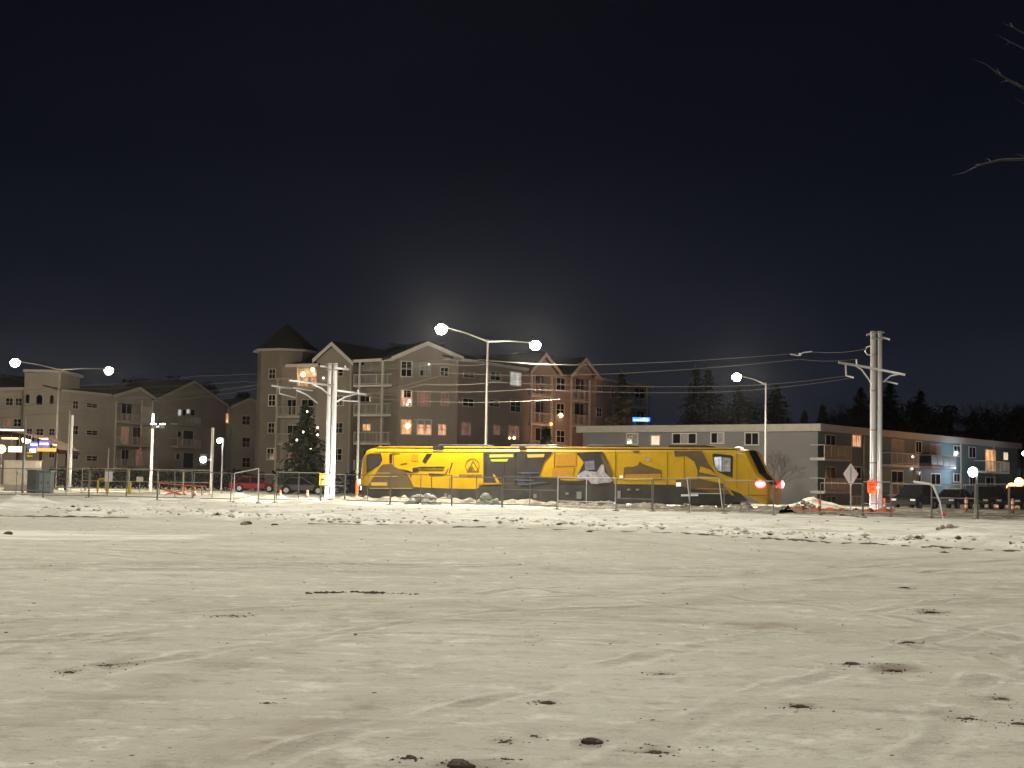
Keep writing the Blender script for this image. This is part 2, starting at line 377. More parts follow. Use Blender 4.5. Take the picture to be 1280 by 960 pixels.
def N(ty, **k):
    n = t.nodes.new(ty)
    for a_, b_ in k.items(): setattr(n, a_, b_)
    return n
def mixc(f, a_, b_, bt='MIX'):
    m_ = N('ShaderNodeMix', data_type='RGBA', blend_type=bt)
    for s_, v_ in ((0, f), (6, a_), (7, b_)):
        if isinstance(v_, bpy.types.NodeSocket): t.links.new(v_, m_.inputs[s_])
        else: m_.inputs[s_].default_value = v_ if s_ == 0 else (*v_, 1)
    return m_.outputs[2]
def noise(scale, detail=5, sc3=(1,1,1), rough=.6, dist=0):
    tc_ = N('ShaderNodeTexCoord'); m_ = N('ShaderNodeMapping'); m_.inputs['Scale'].default_value = sc3; t.links.new(tc_.outputs['Object'], m_.inputs[0])
    n_ = N('ShaderNodeTexNoise'); n_.inputs['Scale'].default_value = scale; n_.inputs['Detail'].default_value = detail; n_.inputs['Roughness'].default_value = rough; n_.inputs['Distortion'].default_value = dist
    t.links.new(m_.outputs[0], n_.inputs['Vector']); return n_.outputs[0]
def ramp(inp, p0, p1, c0=0.0, c1=1.0):
    r_ = N('ShaderNodeMapRange'); r_.inputs[1].default_value = p0; r_.inputs[2].default_value = p1; r_.inputs[3].default_value = c0; r_.inputs[4].default_value = c1
    t.links.new(inp, r_.inputs[0]); return r_.outputs[0]
af = N('ShaderNodeAttribute', attribute_name='fresh'); ad = N('ShaderNodeAttribute', attribute_name='dirt')
packed = mixc(ramp(noise(.12, 4), .35, .65), (.45,.43,.375), (.58,.56,.50))
packed = mixc(ramp(noise(1.0, 6, (.25,1.3,1), .7), .48, .68, 0, .55), packed, (.36,.33,.285))
packed = mixc(ramp(noise(3.0, 7, (.8,1,1), .75), .53, .66, 0, .65), packed, (.30,.27,.225))
packed = mixc(ramp(noise(1.1, 7, (.35,1,1), .8, .6), .60, .66, 0, .5), packed, (.24,.205,.165))
packed = mixc(ramp(noise(7, 6, (.5,1.3,1), .7), .56, .72, 0, .65), packed, (.27,.24,.20))
packed = mixc(ramp(noise(2.2, 6, (.7,1.0,1), .75), .54, .66, 0, .65), packed, (.76,.75,.69))
packed = mixc(ramp(noise(30, 3, (.6,1,1), .7), .63, .70, 0, .8), packed, (.14,.12,.095))
frs0 = mixc(ramp(noise(.55, 6, (.35,1,1), .7), .50, .62, 0, .6), (.80,.785,.73), (.46,.435,.38))
frs = mixc(ramp(noise(.9, 5, (.4,1,1)), .42, .66), frs0, (.52,.495,.44))
colr = mixc(af.outputs['Fac'], packed, frs)
geo = N('ShaderNodeNewGeometry'); tmask = None
def mth(op, a_, b_=None):
    n_ = N('ShaderNodeMath', operation=op)
    for k_, v_ in ((0, a_), (1, b_)):
        if v_ is None: continue
        if isinstance(v_, bpy.types.NodeSocket): t.links.new(v_, n_.inputs[k_])
        else: n_.inputs[k_].default_value = v_
    return n_.outputs[0]
fxy = N('ShaderNodeVectorMath', operation='MULTIPLY'); fxy.inputs[1].default_value = (1,1,0); t.links.new(geo.outputs['Position'], fxy.inputs[0])
wob = mth('MULTIPLY', noise(.35, 3), .9); gate1 = ramp(noise(.45, 4, (1,1,1), .6), .44, .56); grain = ramp(noise(9, 4, (1,1,1), .7), .40, .60, .35, 1)
TRK = []
for (px0, py0, R, dx, dy) in [(-4.8,13.6,46,.40,.92),(-1.2,8.6,60,.42,.9),(2.6,9.5,42,.35,.93),(6,15,70,.2,.98),(-9,24,38,.75,.66),(0,27,120,.97,.2),(4,40,150,.99,-.1),(7,12,-26,-.2,.98),(-2,19,24,.8,.6),(1,16,9,.9,-.2)]:
    nx, ny = dy, -dx
    for o_ in (0, 1.65): TRK.append((px0+nx*R, py0+ny*R, abs(R)-o_))
for k_, (cx, cy, R) in enumerate(TRK):
    ds = N('ShaderNodeVectorMath', operation='DISTANCE'); t.links.new(fxy.outputs[0], ds.inputs[0]); ds.inputs[1].default_value = (cx, cy, 0)
    q_ = mth('ABSOLUTE', mth('SUBTRACT', mth('ADD', ds.outputs['Value'], wob), R))
    l_ = ramp(q_, .13, .07); e_ = ramp(mth('ABSOLUTE', mth('SUBTRACT', q_, .17)), .05, .02, 0, .5)
    tmask = mth('MAXIMUM', tmask, l_) if tmask else l_
    emask = mth('MAXIMUM', emask, e_) if k_ else e_
tmask = mth('MULTIPLY', mth('MULTIPLY', tmask, grain), mth('MULTIPLY', gate1, mth('SUBTRACT', 1.0, af.outputs['Fac'])))
emask = mth('MULTIPLY', mth('MULTIPLY', emask, grain), mth('MULTIPLY', gate1, mth('SUBTRACT', 1.0, af.outputs['Fac'])))
colr = mixc(mth('MULTIPLY', tmask, .55), colr, (.31,.28,.235)); colr = mixc(emask, colr, (.74,.73,.68))
dcol = mixc(ramp(noise(2.5, 5), .35, .65), (.26,.19,.14), (.12,.085,.06))
dm = N('ShaderNodeMath', operation='MULTIPLY'); t.links.new(ad.outputs['Fac'], dm.inputs[0]); t.links.new(ramp(noise(1.6, 6, (.6,1,1), .7), .38, .56, .25, 1), dm.inputs[1])
colr = mixc(dm.outputs[0], colr, dcol)
t.links.new(colr, b.inputs['Base Color'])
bp = N('ShaderNodeBump'); bp.inputs['Strength'].default_value = 1.0; bp.inputs['Distance'].default_value = .08
hm = N('ShaderNodeMath', operation='ADD'); t.links.new(noise(5, 8, (.6,1.2,1), .72), hm.inputs[0])
h2 = N('ShaderNodeMath', operation='MULTIPLY'); h2.inputs[1].default_value = .35; t.links.new(noise(40, 4), h2.inputs[0]); t.links.new(h2.outputs[0], hm.inputs[1])
hh_ = mth('ADD', mth('SUBTRACT', hm.outputs[0], mth('MULTIPLY', tmask, .35)), mth('MULTIPLY', emask, .4)); t.links.new(hh_, bp.inputs['Height']); t.links.new(bp.outputs[0], b.inputs['Normal'])
me.materials.append(gm)
go = bpy.data.objects.new('snowy_ground', me); COL.objects.link(go); tag(go, kind='structure')

# ------------------------------------------------------------------ windrow of dirty snow beside the track
def lump_mesh(name, w, d, h, seed, mt, parent=None, loc=(0,0,0), nseg=18, label=None, cat=None, group=None, rough=1.0):
    rr = random.Random(seed); ox, oy = rr.random()*90, rr.random()*90
    m = MB(); vs = []; R = max(5, nseg//3)
    for i in range(R+1):
        q = i/R
        for k in range(nseg):
            a_ = 2*math.pi*k/nseg
            nn = float(fbm(np.array([ox+math.cos(a_)*1.3*q]), np.array([oy+math.sin(a_)*1.3*q]), 4)[0])
            rad = q*(1+rough*.9*nn*q)
            z = h*max(0, (1-q**1.8))*(1+rough*1.5*nn) - (0.03 if i == R else 0)
            vs.append((w/2*rad*math.cos(a_), d/2*rad*math.sin(a_), z))
    fs = []
    for i in range(R):
        for k in range(nseg): fs.append((i*nseg+k, (i+1)*nseg+k, (i+1)*nseg+(k+1)%nseg, i*nseg+(k+1)%nseg))
    m.add(vs, fs); o = m.build(name, mt, parent, smooth=True, loc=loc)
    return tag(o, label, cat, group)
def ridge(name, pts, width, hgt, seed, mt):
    """long lumpy bank along a ground polyline"""
    m = MB(); seg = []
    for i in range(len(pts)-1):
        a_ = Vector(pts[i]); b_ = Vector(pts[i+1]); n_ = int((b_-a_).length/.12)
        for k in range(n_): seg.append(a_.lerp(b_, k/n_))
    NR = 16; vs = []; fs = []
    P2 = np.array([[p.x, p.y] for p in seg]); d = np.gradient(P2, axis=0); d /= np.linalg.norm(d, axis=1)[:, None]; nrm = np.stack([-d[:,1], d[:,0]], 1)
    for k in range(NR+1):
        q = k/NR*2-1; pos = P2 + nrm*q*width/2
        base = height(pos[:,0], pos[:,1])
        lump = np.abs(fbm(pos[:,0]*1.3+seed, pos[:,1]*1.3, 5))*2.6 + .45
        z = base - .03 + hgt*(1-abs(q)**2.2)*lump
        for j in range(len(seg)): vs.append((pos[j,0], pos[j,1], z[j]))
    n_ = len(seg)
    for k in range(NR):
        for j in range(n_-1): fs.append((k*n_+j, k*n_+j+1, (k+1)*n_+j+1, (k+1)*n_+j))
    m.add(vs, fs); return tag(m.build(name, mt, smooth=True), kind='structure')
# dirty snow material with brown blotches
t = dirty_snow.node_tree; b = t.nodes['Principled BSDF']
c_ = mixc(ramp(noise(1.1, 6, (1,1,1), .7), .42, .62), (.30,.265,.20), (.125,.10,.075))
c_ = mixc(ramp(noise(3.5, 5), .56, .66), c_, (.50,.47,.40))
t.links.new(c_, b.inputs['Base Color'])
rp = [(GX(a_, d_), d_) for a_, d_ in [(425,88.5),(500,86),(620,83),(760,79.5),(900,76.5),(985,75)]]
ridge('snow_bank', rp, 3.4, .38, 3.1, dirty_snow)
ridge('dirt_bank', [(GX(a_, d_), d_) for a_, d_ in [(985,75),(1100,76),(1200,75),(1300,73.5)]], 2.6, .22, 8.1, dirty_snow)

def chunk(m, c, r, rr, sq=(1,1,.8)):
    lat, lon = 5, 8; vs = []; fs = []
    ph = rr.random()*9
    for i in range(1, lat):
        for k in range(lon):
            a_ = math.pi*i/lat; b_ = 2*math.pi*k/lon+ph; q = r*rr.uniform(.8,1.15)
            vs.append((c[0]+q*sq[0]*math.sin(a_)*math.cos(b_), c[1]+q*sq[1]*math.sin(a_)*math.sin(b_), c[2]+q*sq[2]*math.cos(a_)))
    vs += [(c[0],c[1],c[2]+r*sq[2]),(c[0],c[1],c[2]-r*sq[2])]; tp = len(vs)-2
    for i in range(lat-2):
        for k in range(lon): fs.append((i*lon+k,(i+1)*lon+k,(i+1)*lon+(k+1)%lon,i*lon+(k+1)%lon))
    for k in range(lon): fs.append((tp,k,(k+1)%lon)); fs.append((tp+1,(lat-2)*lon+(k+1)%lon,(lat-2)*lon+k))
    m.add(vs, fs)
def clod(w, h, seed, loc, label, group, mt):
    """crumbly lump: a few irregular chunks grown together, low and ragged"""
    rr = random.Random(seed); m = MB(); n_ = 5 + int(w/h*1.6)
    for k in range(n_):
        u_ = rr.uniform(-1,1) if k else rr.uniform(-.2,.2); q = (1-abs(u_))**.7; r = h*(.25+.42*q)*rr.uniform(.7,1.15)
        chunk(m, (u_*w*.42, rr.uniform(-.3,.3)*w*.5*q, r*.35+ (h-r)*q*.45*rr.random()), r, rr, (1.35,1.1,.8))
    return tag(m.build('dirt_clod', mt, smooth=False, loc=loc), label, 'dirt clod', group)
kerb_m = mat('kerb_dirt', (.085,.07,.055), .95, var=.6, vs=4, bump=.6, bs=20)
ridge('kerb', [tuple(gpt(*q)) for q in [(385,654.8),(520,657.3),(640,660.3),(850,667.3),(1060,679.3),(1290,691)]], .24, .08, 5.5, kerb_m)
ridge('kerb', [tuple(gpt(*q)) for q in [(-30,644),(60,645),(165,647)]], .34, .09, 9.5, kerb_m)
# crumbs of broken snow along the kerb and boulevard: nobody could count them
rr = random.Random(5); m = MB()
for k in range(1900):
    u_ = rr.random(); px = -20 + 1330*u_
    if vnoise(np.array([px*.021+3]), np.array([.5]))[0] < rr.random()*.75: continue
    x = GX(px, 60); s_ = abs(rr.gauss(0, 1.0))*1.6 if rr.random() < .75 else rr.uniform(0, 22)
    y = float(np.interp(x*.8, _kx, _ky)) + s_ + .05; x = x*.8
    r = min(.10, .014+.014*rr.expovariate(1)**1.4)
    z = gz(x, y); m.mi = 0 if rr.random() < .9 else 1
    vs = []
    for (a_, b_, c_) in [(1,0,0),(-1,0,0),(0,1,0),(0,-1,0),(0,0,1),(0,0,-1)]:
        j = lambda: rr.uniform(.6, 1.3)
        vs.append((x+a_*r*j()*1.4, y+b_*r*j(), z+r*.3+c_*r*j()*.7))
    m.add(vs, [(0,2,4),(2,1,4),(1,3,4),(3,0,4),(2,0,5),(1,2,5),(3,1,5),(0,3,5)])
tag(m.build('snow_crumbs', [snow_lump, dirt_m]), 'broken crumbs of snow and ice strewn along the kerb', 'snow crumbs', kind='stuff')

# ------------------------------------------------------------------ dirt clods on the lot
for k, (px, py, w, h, lab) in enumerate(CL):
    x, y = gpt(px, py); s_ = y/F
    clod(w*s_, h*s_*.85, 40+k, (x, y, gz(x, y)-.006), lab, 'frozen dirt clods on the lot', dirt_m)
m = MB(); rr = random.Random(3)
for k in range(60):
    px = 383+142*rr.random()**1.2; x, y = gpt(px, 740.5+rr.uniform(-.7,.7)); r = rr.uniform(.004,.016)*(1.5 if px < 480 else .8)
    z = gz(x, y); m.add([(x+r*2,y,z+r*.4),(x-r*2,y,z+r*.4),(x,y+r,z+r*.4),(x,y-r,z+r*.4),(x,y,z+r*1.1),(x,y,z-r)], [(0,2,4),(2,1,4),(1,3,4),(3,0,4),(2,0,5),(1,2,5),(3,1,5),(0,3,5)])
tag(m.build('dirt_crumbs', dirt_m), 'thin straight line of dark dirt crumbs on packed snow', 'dirt crumbs', kind='stuff')
m = MB(); rr = random.Random(31)      # grit shed round each clod
for (px, py, w, h, lab) in CL:
    x0_, y0_ = gpt(px, py); s_ = y0_/F
    for k in range(12+int(w*.7)):
        a_ = rr.random()*6.28; d = abs(rr.gauss(0,1))*w*s_*.6; x = x0_+d*math.cos(a_)*1.3; y = y0_+d*math.sin(a_)*1.4; r = rr.uniform(.002,.008)*(1+.4*(y0_ > 14)); z = gz(x, y)
        m.add([(x+r*1.6,y,z+r*.2),(x-r*1.4,y-r*.6,z+r*.3),(x-r*.5,y+r,z+r*.3),(x,y-r*1.2,z+r*.2),(x+r*.3,y,z+r),(x,y,z-r)], [(0,2,4),(2,1,4),(1,3,4),(3,0,4),(2,0,5),(1,2,5),(3,1,5),(0,3,5)])
tag(m.build('dirt_crumbs', dirt_m), 'loose grit shed around the dark clods on the lot', 'dirt crumbs', kind='stuff')
m = MB(); rr = random.Random(13)
for k in range(1500):
    y = 5*14**rr.random(); x = rr.uniform(-1,1)*(3+.42*y)
    if y > np.interp(x, _kx, _ky): continue
    if rr.random() > vnoise(np.array([x*.5+40]), np.array([y*.5]))[0]*1.6: continue
    r = rr.uniform(.003,.008)*(1+y*.03); z = gz(x, y); m.mi = 0 if rr.random() < .3 else 1
    m.add([(x+r*2.2,y+r,z+r*.2),(x-r*2,y-r*.6,z+r*.3),(x-r*.5,y+r,z+r*.3),(x,y-r*1.4,z+r*.2),(x+r*.4,y,z+r*.6),(x,y,z-r)], [(0,2,4),(2,1,4),(1,3,4),(3,0,4),(2,0,5),(1,2,5),(3,1,5),(0,3,5)])
tag(m.build('grit', [dirt_m, snow_lump]), 'fine grit and ice grains scattered over the packed snow', 'grit', kind='stuff')
# boulder-like lump pile in front of the rail vehicle, and smaller mounds
def pile(name, px, py, wpx, hpx, seed, label, mt, D=None):
    D = D or 1.6*F/(py-hor(px)); x = GX(px, D); s_ = D/F; rr = random.Random(seed); m = MB(); z0 = gz(x, D)
    w = wpx*s_; h = hpx*s_
    for k in range(26):
        u_ = rr.uniform(-1,1); v_ = rr.uniform(-1,1); q = 1-u_*u_
        r = max(rr.uniform(.12,.24)*h*1.5, w*.075)
        chunk(m, (u_*w*.42, v_*w*.22, max(0,h-r*.9)*q*rr.uniform(.1,1)+r*.1), r, rr)
    return tag(m.build(name, mt, smooth=False, loc=(x, D, z0), bevel=0), label, 'snow pile', 'lumpy snow piles near the track')
pile('snow_pile', 529, 636, 44, 19, 2, 'big pile of grey boulder-like snow lumps in front of the yellow vehicle', snow_lump, 81.5)
pile('snow_pile', 606, 633, 13, 17, 4, 'narrow grey snow block standing beside the pale lump', snow_lump, 82.5)
pile('snow_pile', 619, 637, 14, 9, 5, 'small pale snow lump in front of the dark vehicle skirt', snow_lump, 80.5)
pile('snow_pile', 1004, 636, 38, 13, 6, 'white snow lumps just past the red tail lights', snow_lump, 84)
pile('snow_pile', 1064, 655, 40, 6, 7, 'low crumbled snow pile with dark crumbs on the boulevard', dirty_snow, 68)
pile('snow_pile', 1186, 671, 30, 9, 8, 'dirty crumbled snow around the foot of the bent post', dirty_snow, 50)
pile('snow_pile', 157, 632, 34, 9, 9, 'grey crumbled snow mound left of the floodlight pole', snow_lump, 72)
pile('snow_pile', 305, 658, 10, 5, 10, 'small clump of frozen clods left of the kerb crack', dirty_snow, 47)
for (px, py, wp, hp, lab) in [(1189,667,9,8,'square dark clod beside the foot of the bent post'),(1180,668,8,5,'dark clod at the very foot of the bent post'),(309,655,12,6,'brown clod on the kerb edge, left part'),(344,656,9,4,'smaller brown clod on the kerb edge, right of the first'),
        (1053,651,8,4,'dark clod on the boulevard snow in front of the fence'),(1034,656,9,3,'flat dark clod just left of the boulevard clods'),(10,668,14,6,'brown clod in the white patch at the left edge'),(737,665,10,3,'flat dark clod near the kerb below the vehicle'),(1172,676,7,3,'small brown clod on the mound left of the bent post'),(1180,690,14,3,'thin dark scrap on the kerb below the bent post')]:
    x, y = gpt(px, py); s_ = y/F
    clod(wp*s_, hp*s_*.9, int(px), (x, y, gz(x, y)-.01), lab, 'dark clods along the kerb', dirt_m)
# ------------------------------------------------------------------ buildings
def bw(fr, rt, name, cols, w0, thick, mt):
    """wall block: cols = [(px, pytop), ...] outline of the top, down to the ground"""
    pts = [fr.uz(a_, b_, w0) for a_, b_ in cols]
    m = MB(); m.prism([(pts[0][0], -.3)] + pts + [(pts[-1][0], -.3)], w0, w0+thick)
    return m.build(name, mt, rt)
def window(fr, rt, x0, y0, x1, y1, pm, w0=0, fm=None, bars=(1,1), mount=.06, fw=.09):
    u0, z1 = fr.uz(x0, y0, w0); u1, z0 = fr.uz(x1, y1, w0)
    if u1 < u0: u0, u1 = u1, u0
    fm = fm or trimd; m = MB(); y_a, y_b = w0-mount, w0+.01
    m.box(u0-fw, u1+fw, y_a, y_b, z1, z1+fw); m.box(u0-fw, u1+fw, y_a-.03, y_b, z0-fw, z0)
    m.box(u0-fw, u0, y_a, y_b, z0, z1); m.box(u1, u1+fw, y_a, y_b, z0, z1)
    for k in range(1, bars[0]+1): c = u0+(u1-u0)*k/(bars[0]+1); m.box(c-.03, c+.03, y_a+.015, y_b, z0, z1)
    for k in range(1, bars[1]+1): c = z0+(z1-z0)*k/(bars[1]+1); m.box(u0, u1, y_a+.018, y_b, c-.03, c+.03)
    f = m.build('window', fm, rt)
    MB().box(u0, u1, w0-.022, w0-.004, z0, z1).build('pane', pm, f)
    return f
def curtain_in(f, fr, x0, y0, x1, y1, w0=0, mt=None):
    u0, z1 = fr.uz(x0, y0, w0); u1, z0 = fr.uz(x1, y1, w0)
    MB().box(u0, u1, w0-.029, w0-.023, z0, z1).build('curtain', mt or curtain, f)
def balcony(fr, rt, x0, x1, yslab, hrail, w0, w1, mt=None, posts=2, fill='bars', sl=.22, rm=None):
    """slab from w0 (front) to w1 with rail; x0,x1,yslab measured on the front plane"""
    mt = mt or trimd; rm = rm or mt
    u0, z = fr.uz(x0, yslab, w0); u1, _ = fr.uz(x1, yslab, w0); z = fr.uz((x0+x1)/2, yslab, w0)[1]
    o = MB().box(u0, u1, w0, w1, z-sl/2, z+sl/2).build('balcony', mt, rt)
    m = MB(); zt = z+sl/2+hrail
    m.box(u0, u1, w0+.03, w0+.09, zt-.06, zt); m.box(u0, u1, w0+.03, w0+.09, z+sl/2+.08, z+sl/2+.13)
    for s_ in (u0, u1-.06): m.box(s_, s_+.06, w0+.09, w1, zt-.06, zt)
    n_ = max(2, int((u1-u0)/1.3)+1)
    for k in range(n_): c = u0+.03+(u1-u0-.06)*k/(n_-1); m.box(c-.03, c+.03, w0+.03, w0+.09, z+sl/2, zt-.06)
    if fill == 'bars':
        n_ = int((u1-u0)/.16)
        for k in range(n_): c = u0+(u1-u0)*(k+.5)/n_; m.box(c-.012, c+.012, w0+.05, w0+.07, z+sl/2+.13, zt-.06)
    m.build('railing', rm, o)
    if fill == 'panel': MB().box(u0+.06, u1-.06, w0+.05, w0+.07, z+sl/2+.14, zt-.08).build('railing_panel', fill_m[0], o)
    return o
fill_m = [mat('smoked_panel', (.10,.095,.10), .3)]
def gable_roof(fr, rt, L, Pk, R, w0, back, over=.5, th=.22, bm=None, lift=.05):
    """roof of two slopes over gable feet L, R with peak Pk (pixels, plane w0)"""
    l = fr.uz(*L, w0); p = fr.uz(*Pk, w0); r = fr.uz(*R, w0); m = MB()
    for a_, b_ in ((l, p), (r, p)):
        dx, dz = b_[0]-a_[0], b_[1]-a_[1]; n_ = math.hypot(dx, dz); ex, ez = dx/n_, dz/n_
        a2 = (a_[0]-ex*over, a_[1]-ez*over+lift); p2 = (b_[0], b_[1]+lift)
        m.prism([a2, p2, (p2[0], p2[1]+th), (a2[0], a2[1]+th)], w0-over, w0+back)
    o = m.build('roof', shingle, rt)
    m = MB()
    for a_, b_ in ((l, p), (r, p)):
        dx, dz = b_[0]-a_[0], b_[1]-a_[1]; n_ = math.hypot(dx, dz); ex, ez = dx/n_, dz/n_
        a2 = (a_[0]-ex*over*1.02, a_[1]-ez*over*1.02); p2 = b_
        m.prism([(a2[0], a2[1]-.22), (p2[0], p2[1]-.22+.0), (p2[0], p2[1]+.20), (a2[0], a2[1]+.20)], w0-over-.06, w0-over-.003)
    m.build('bargeboard', bm or trimd, o)
    return o
def eave(fr, rt, L, R, w0, back, rise=2.2, over=.5, bm=None, name='roof'):
    """main roof slope rising away from the eave line L-R"""
    l = fr.uz(*L, w0-over); r = fr.uz(*R, w0-over); m = MB(); b0 = w0-over; b1 = w0+back
    m.add([(l[0], b0, l[1]), (r[0], b0, r[1]), (r[0], b1, r[1]+rise), (l[0], b1, l[1]+rise),
           (l[0], b0, l[1]+.16), (r[0], b0, r[1]+.16), (r[0], b1, r[1]+rise+.16), (l[0], b1, l[1]+rise+.16)],
          [(0,3,2,1),(4,5,6,7),(0,1,5,4),(1,2,6,5),(2,3,7,6),(3,0,4,7)])
    o = m.build(name, shingle, rt)
    m = MB(); m.add([(l[0], b0-.06, l[1]-.12), (r[0], b0-.06, r[1]-.12), (r[0], b0-.004, r[1]-.12), (l[0], b0-.004, l[1]-.12),
           (l[0], b0-.06, l[1]+.19), (r[0], b0-.06, r[1]+.19), (r[0], b0-.004, r[1]+.19), (l[0], b0-.004, l[1]+.19)],
          [(0,3,2,1),(4,5,6,7),(0,1,5,4),(1,2,6,5),(2,3,7,6),(3,0,4,7)])
    m.build('fascia', bm or trimd, o); return o
def soffit(fr, rt, L, R, w0, w1, mt=None):
    l = fr.uz(*L, w0); r = fr.uz(*R, w0)
    MB().box(l[0], r[0], w0, w1, l[1]-.3, l[1]+.02).build('soffit', mt or recess, rt)
def vpost(fr, rt, px, y0, y1, w0, r=.09, mt=None):
    u0, z1 = fr.uz(px, y0, w0); _, z0 = fr.uz(px, y1, w0)
    return MB().box(u0-r, u0+r, w0, w0+2*r, max(z0, 0), z1).build('post', mt or trimd, rt)
def glow(rt, fr, px, py, w0, r, mt, name='wall_lamp'):
    u_, z_ = fr.uz(px, py, w0)
    m = MB(); m.lathe([(r*.3,-r),(r*.85,-r*.5),(r,0),(r*.85,r*.5),(r*.3,r)], (u_, w0, z_), 10)
    return m.build(name, mt, rt, smooth=True), (u_, w0, z_)

# ---- B: beige apartment block with turret, four storeys
f1 = Frame(330,152,518,144); f2 = Frame(499,143.2,573,145.5); f3 = Frame(573,145.5,815,178)
B = root('apartment_block', f1.world(0,0), 0, 'beige four storey apartment block with cone turret, gables and lit windows', 'apartment building')
def sub(fr, base):    # an offset: parts are placed in the frame's own axes under the root
    return None
class Rt:             # parts of a frame hang under the block, carried by matrices
    pass
def under(block, fr):
    """proxy parent: returns function to re-parent what was built since"""
    return len(bpy.data.objects)
def begin(): return set(o.name for o in bpy.data.objects)
def place(block, fr, before):
    """move every new parentless object of this frame under the block, in frame axes"""
    M = Matrix.Translation(Vector((fr.o.x, fr.o.y, 0))) @ Matrix.Rotation(fr.ang, 4, 'Z')
    for o in list(bpy.data.objects):
        if o.name in before or o.parent is not None: continue
        o.matrix_basis = Matrix.Translation(-block.location) @ M @ o.matrix_basis; o.parent = block
s0 = begin()
# turret
TW = 4.3
uc, zt = f1.uz(358, 441, TW); ul, _ = f1.uz(330, 441, TW); R_ = (uc-ul)
def octa(m, r, z0, z1, c, n=8, r2=None):
    r2 = r if r2 is None else r2
    vs = [(c[0]+r*math.cos(math.pi/8+k*math.pi/4), c[1]+r*math.sin(math.pi/8+k*math.pi/4), z0) for k in range(8)]
    vs += [(c[0]+r2*math.cos(math.pi/8+k*math.pi/4), c[1]+r2*math.sin(math.pi/8+k*math.pi/4), z1) for k in range(8)]
    m.add(vs, [tuple(range(7,-1,-1)), tuple(range(8,16))]+[(k,(k+1)%8,8+(k+1)%8,8+k) for k in range(8)])
m = MB(); octa(m, R_*1.06, -.3, zt, (uc, TW)); m.build('turret', turret_m, None)
_, za = f1.uz(363, 405, TW)
m = MB(); octa(m, R_*1.22, zt+.18, za, (uc, TW), r2=.05); tr = m.build('turret_roof', shingle, None)
m = MB(); octa(m, R_*1.24, zt-.02, zt+.178, (uc, TW)); m.build('turret_fascia', trimd, None)
wf = TW-R_*1.06*math.cos(math.pi/8)
for (x0,y0,x1,y1) in [(337,462,344,473),(336.5,494,344,507),(336,529,343,541),(334.5,561,342,574)]:
    window(f1, None, x0,y0,x1,y1, glass, wf, trim if x0 < 336 or y0 == 494 else trimd)
# balcony bay with the warm lamps
bw(f1, None, 'wall', [(352,457),(397,457)], 1.6, 11, stucco)
eave(f1, None, (357,457.5),(398,456.5), 0, 8, 1.6, .3, trim)
for ys_, hr in ((485,1.0),(521,1.0),(555,1.0),(589,1.0)): balcony(f1, None, 346.5,399,ys_,hr,.05,1.6, trimd)
vpost(f1, None, 346.6,473,606,.1,.08); vpost(f1, None, 371.5,458,520,.1,.05)
for (x0,y0,x1,y1,pm) in [(372,462,386,483,win_orange),(390,464,398,483,win_warm),(360,500,370,519,glass),(378,500,392,519,glass),(360,532,372,553,glass),(380,534,394,553,glass),(362,566,373,587,win_dim),(379,566,396,587,win_warm)]:
    window(f1, None, x0,y0,x1,y1, pm, 1.6, trimd, (1,0))
gl, p0 = glow(None, f1, 379,468, -.05+.3, .24, bulb_w, 'balcony_lamp'); gl2, p1 = glow(None, f1, 391,462, .3, .2, bulb_w, 'balcony_lamp'); glow(None, f1, 404,472.5, -.1, .1, star, 'balcony_lamp')
lamp_light('balcony_light', (p0[0], .8, p0[2]+.2), 60, (1,.6,.3), size=.2)
gl3, p2 = glow(None, f1, 387.5,561.5, .6, .22, bulb_w, 'balcony_lamp'); glow(None, f1, 398,561, .4, .12, star, 'balcony_lamp')
lamp_light('balcony_light', (p2[0], .2, p2[2]), 50, (1,.6,.3), size=.2)
# first gable
bw(f1, None, 'wall', [(396,450),(417,431.5),(440.5,453)], 0, 12, stucco)
gable_roof(f1, None, (396,449),(417,430),(441,452.5), 0, 10, .35, bm=trim)
for (x0,y0,x1,y1) in [(419,462,428.5,469.5),(419,495.5,429,506.5),(419,529,428,541),(417,561,427,575)]: window(f1, None, x0,y0,x1,y1, glass, 0, trim if y0 in (495.5,) else trimd)
m = MB(); u_, z_ = f1.uz(439, 455, 0); m.box(u_-.06, u_+.06, -.12, -.01, .2, z_); m.build('downpipe', trimd, None)
# balcony stack right of it
bw(f1, None, 'wall', [(440.5,450),(500,450)], 1.8, 10, stucco)
eave(f1, None, (441,452),(503,449), 0, 9, 2.4, .25, trim)
for ys_ in (482,519,554.5,590): balcony(f1, None, 441.5,499,ys_,1.08,0,1.8, trim, rm=trim)
for px in (449.5,478.2): vpost(f1, None, px,451,610,.02,.09,trim)
for (x0,y0,x1,y1,pm) in [(482,456,494.5,480,glass),(455,455.5,464,462.5,curtain),(482,491,494,517,glass),(451,495,463,502,glass),(480.5,527,484,552,win_warm),(486,527,495,552,glass),(454,530.5,463,538,win_orange),(482,563,494,588,glass),(455,564,464,573,glass)]:
    window(f1, None, x0,y0,x1,y1, pm, 1.8, trimd, (1 if x1-x0 > 5 else 0,0))
place(B, f1, s0); s0 = begin()
bw(f2, None, 'wall', [(499,447),(499.5,444),(533,430.5),(571,446),(573,449)], 0, 9, stucco)
gable_roof(f2, None, (493,446.5),(533,429.5),(572,446.5), 0, 12, .5, bm=trim)
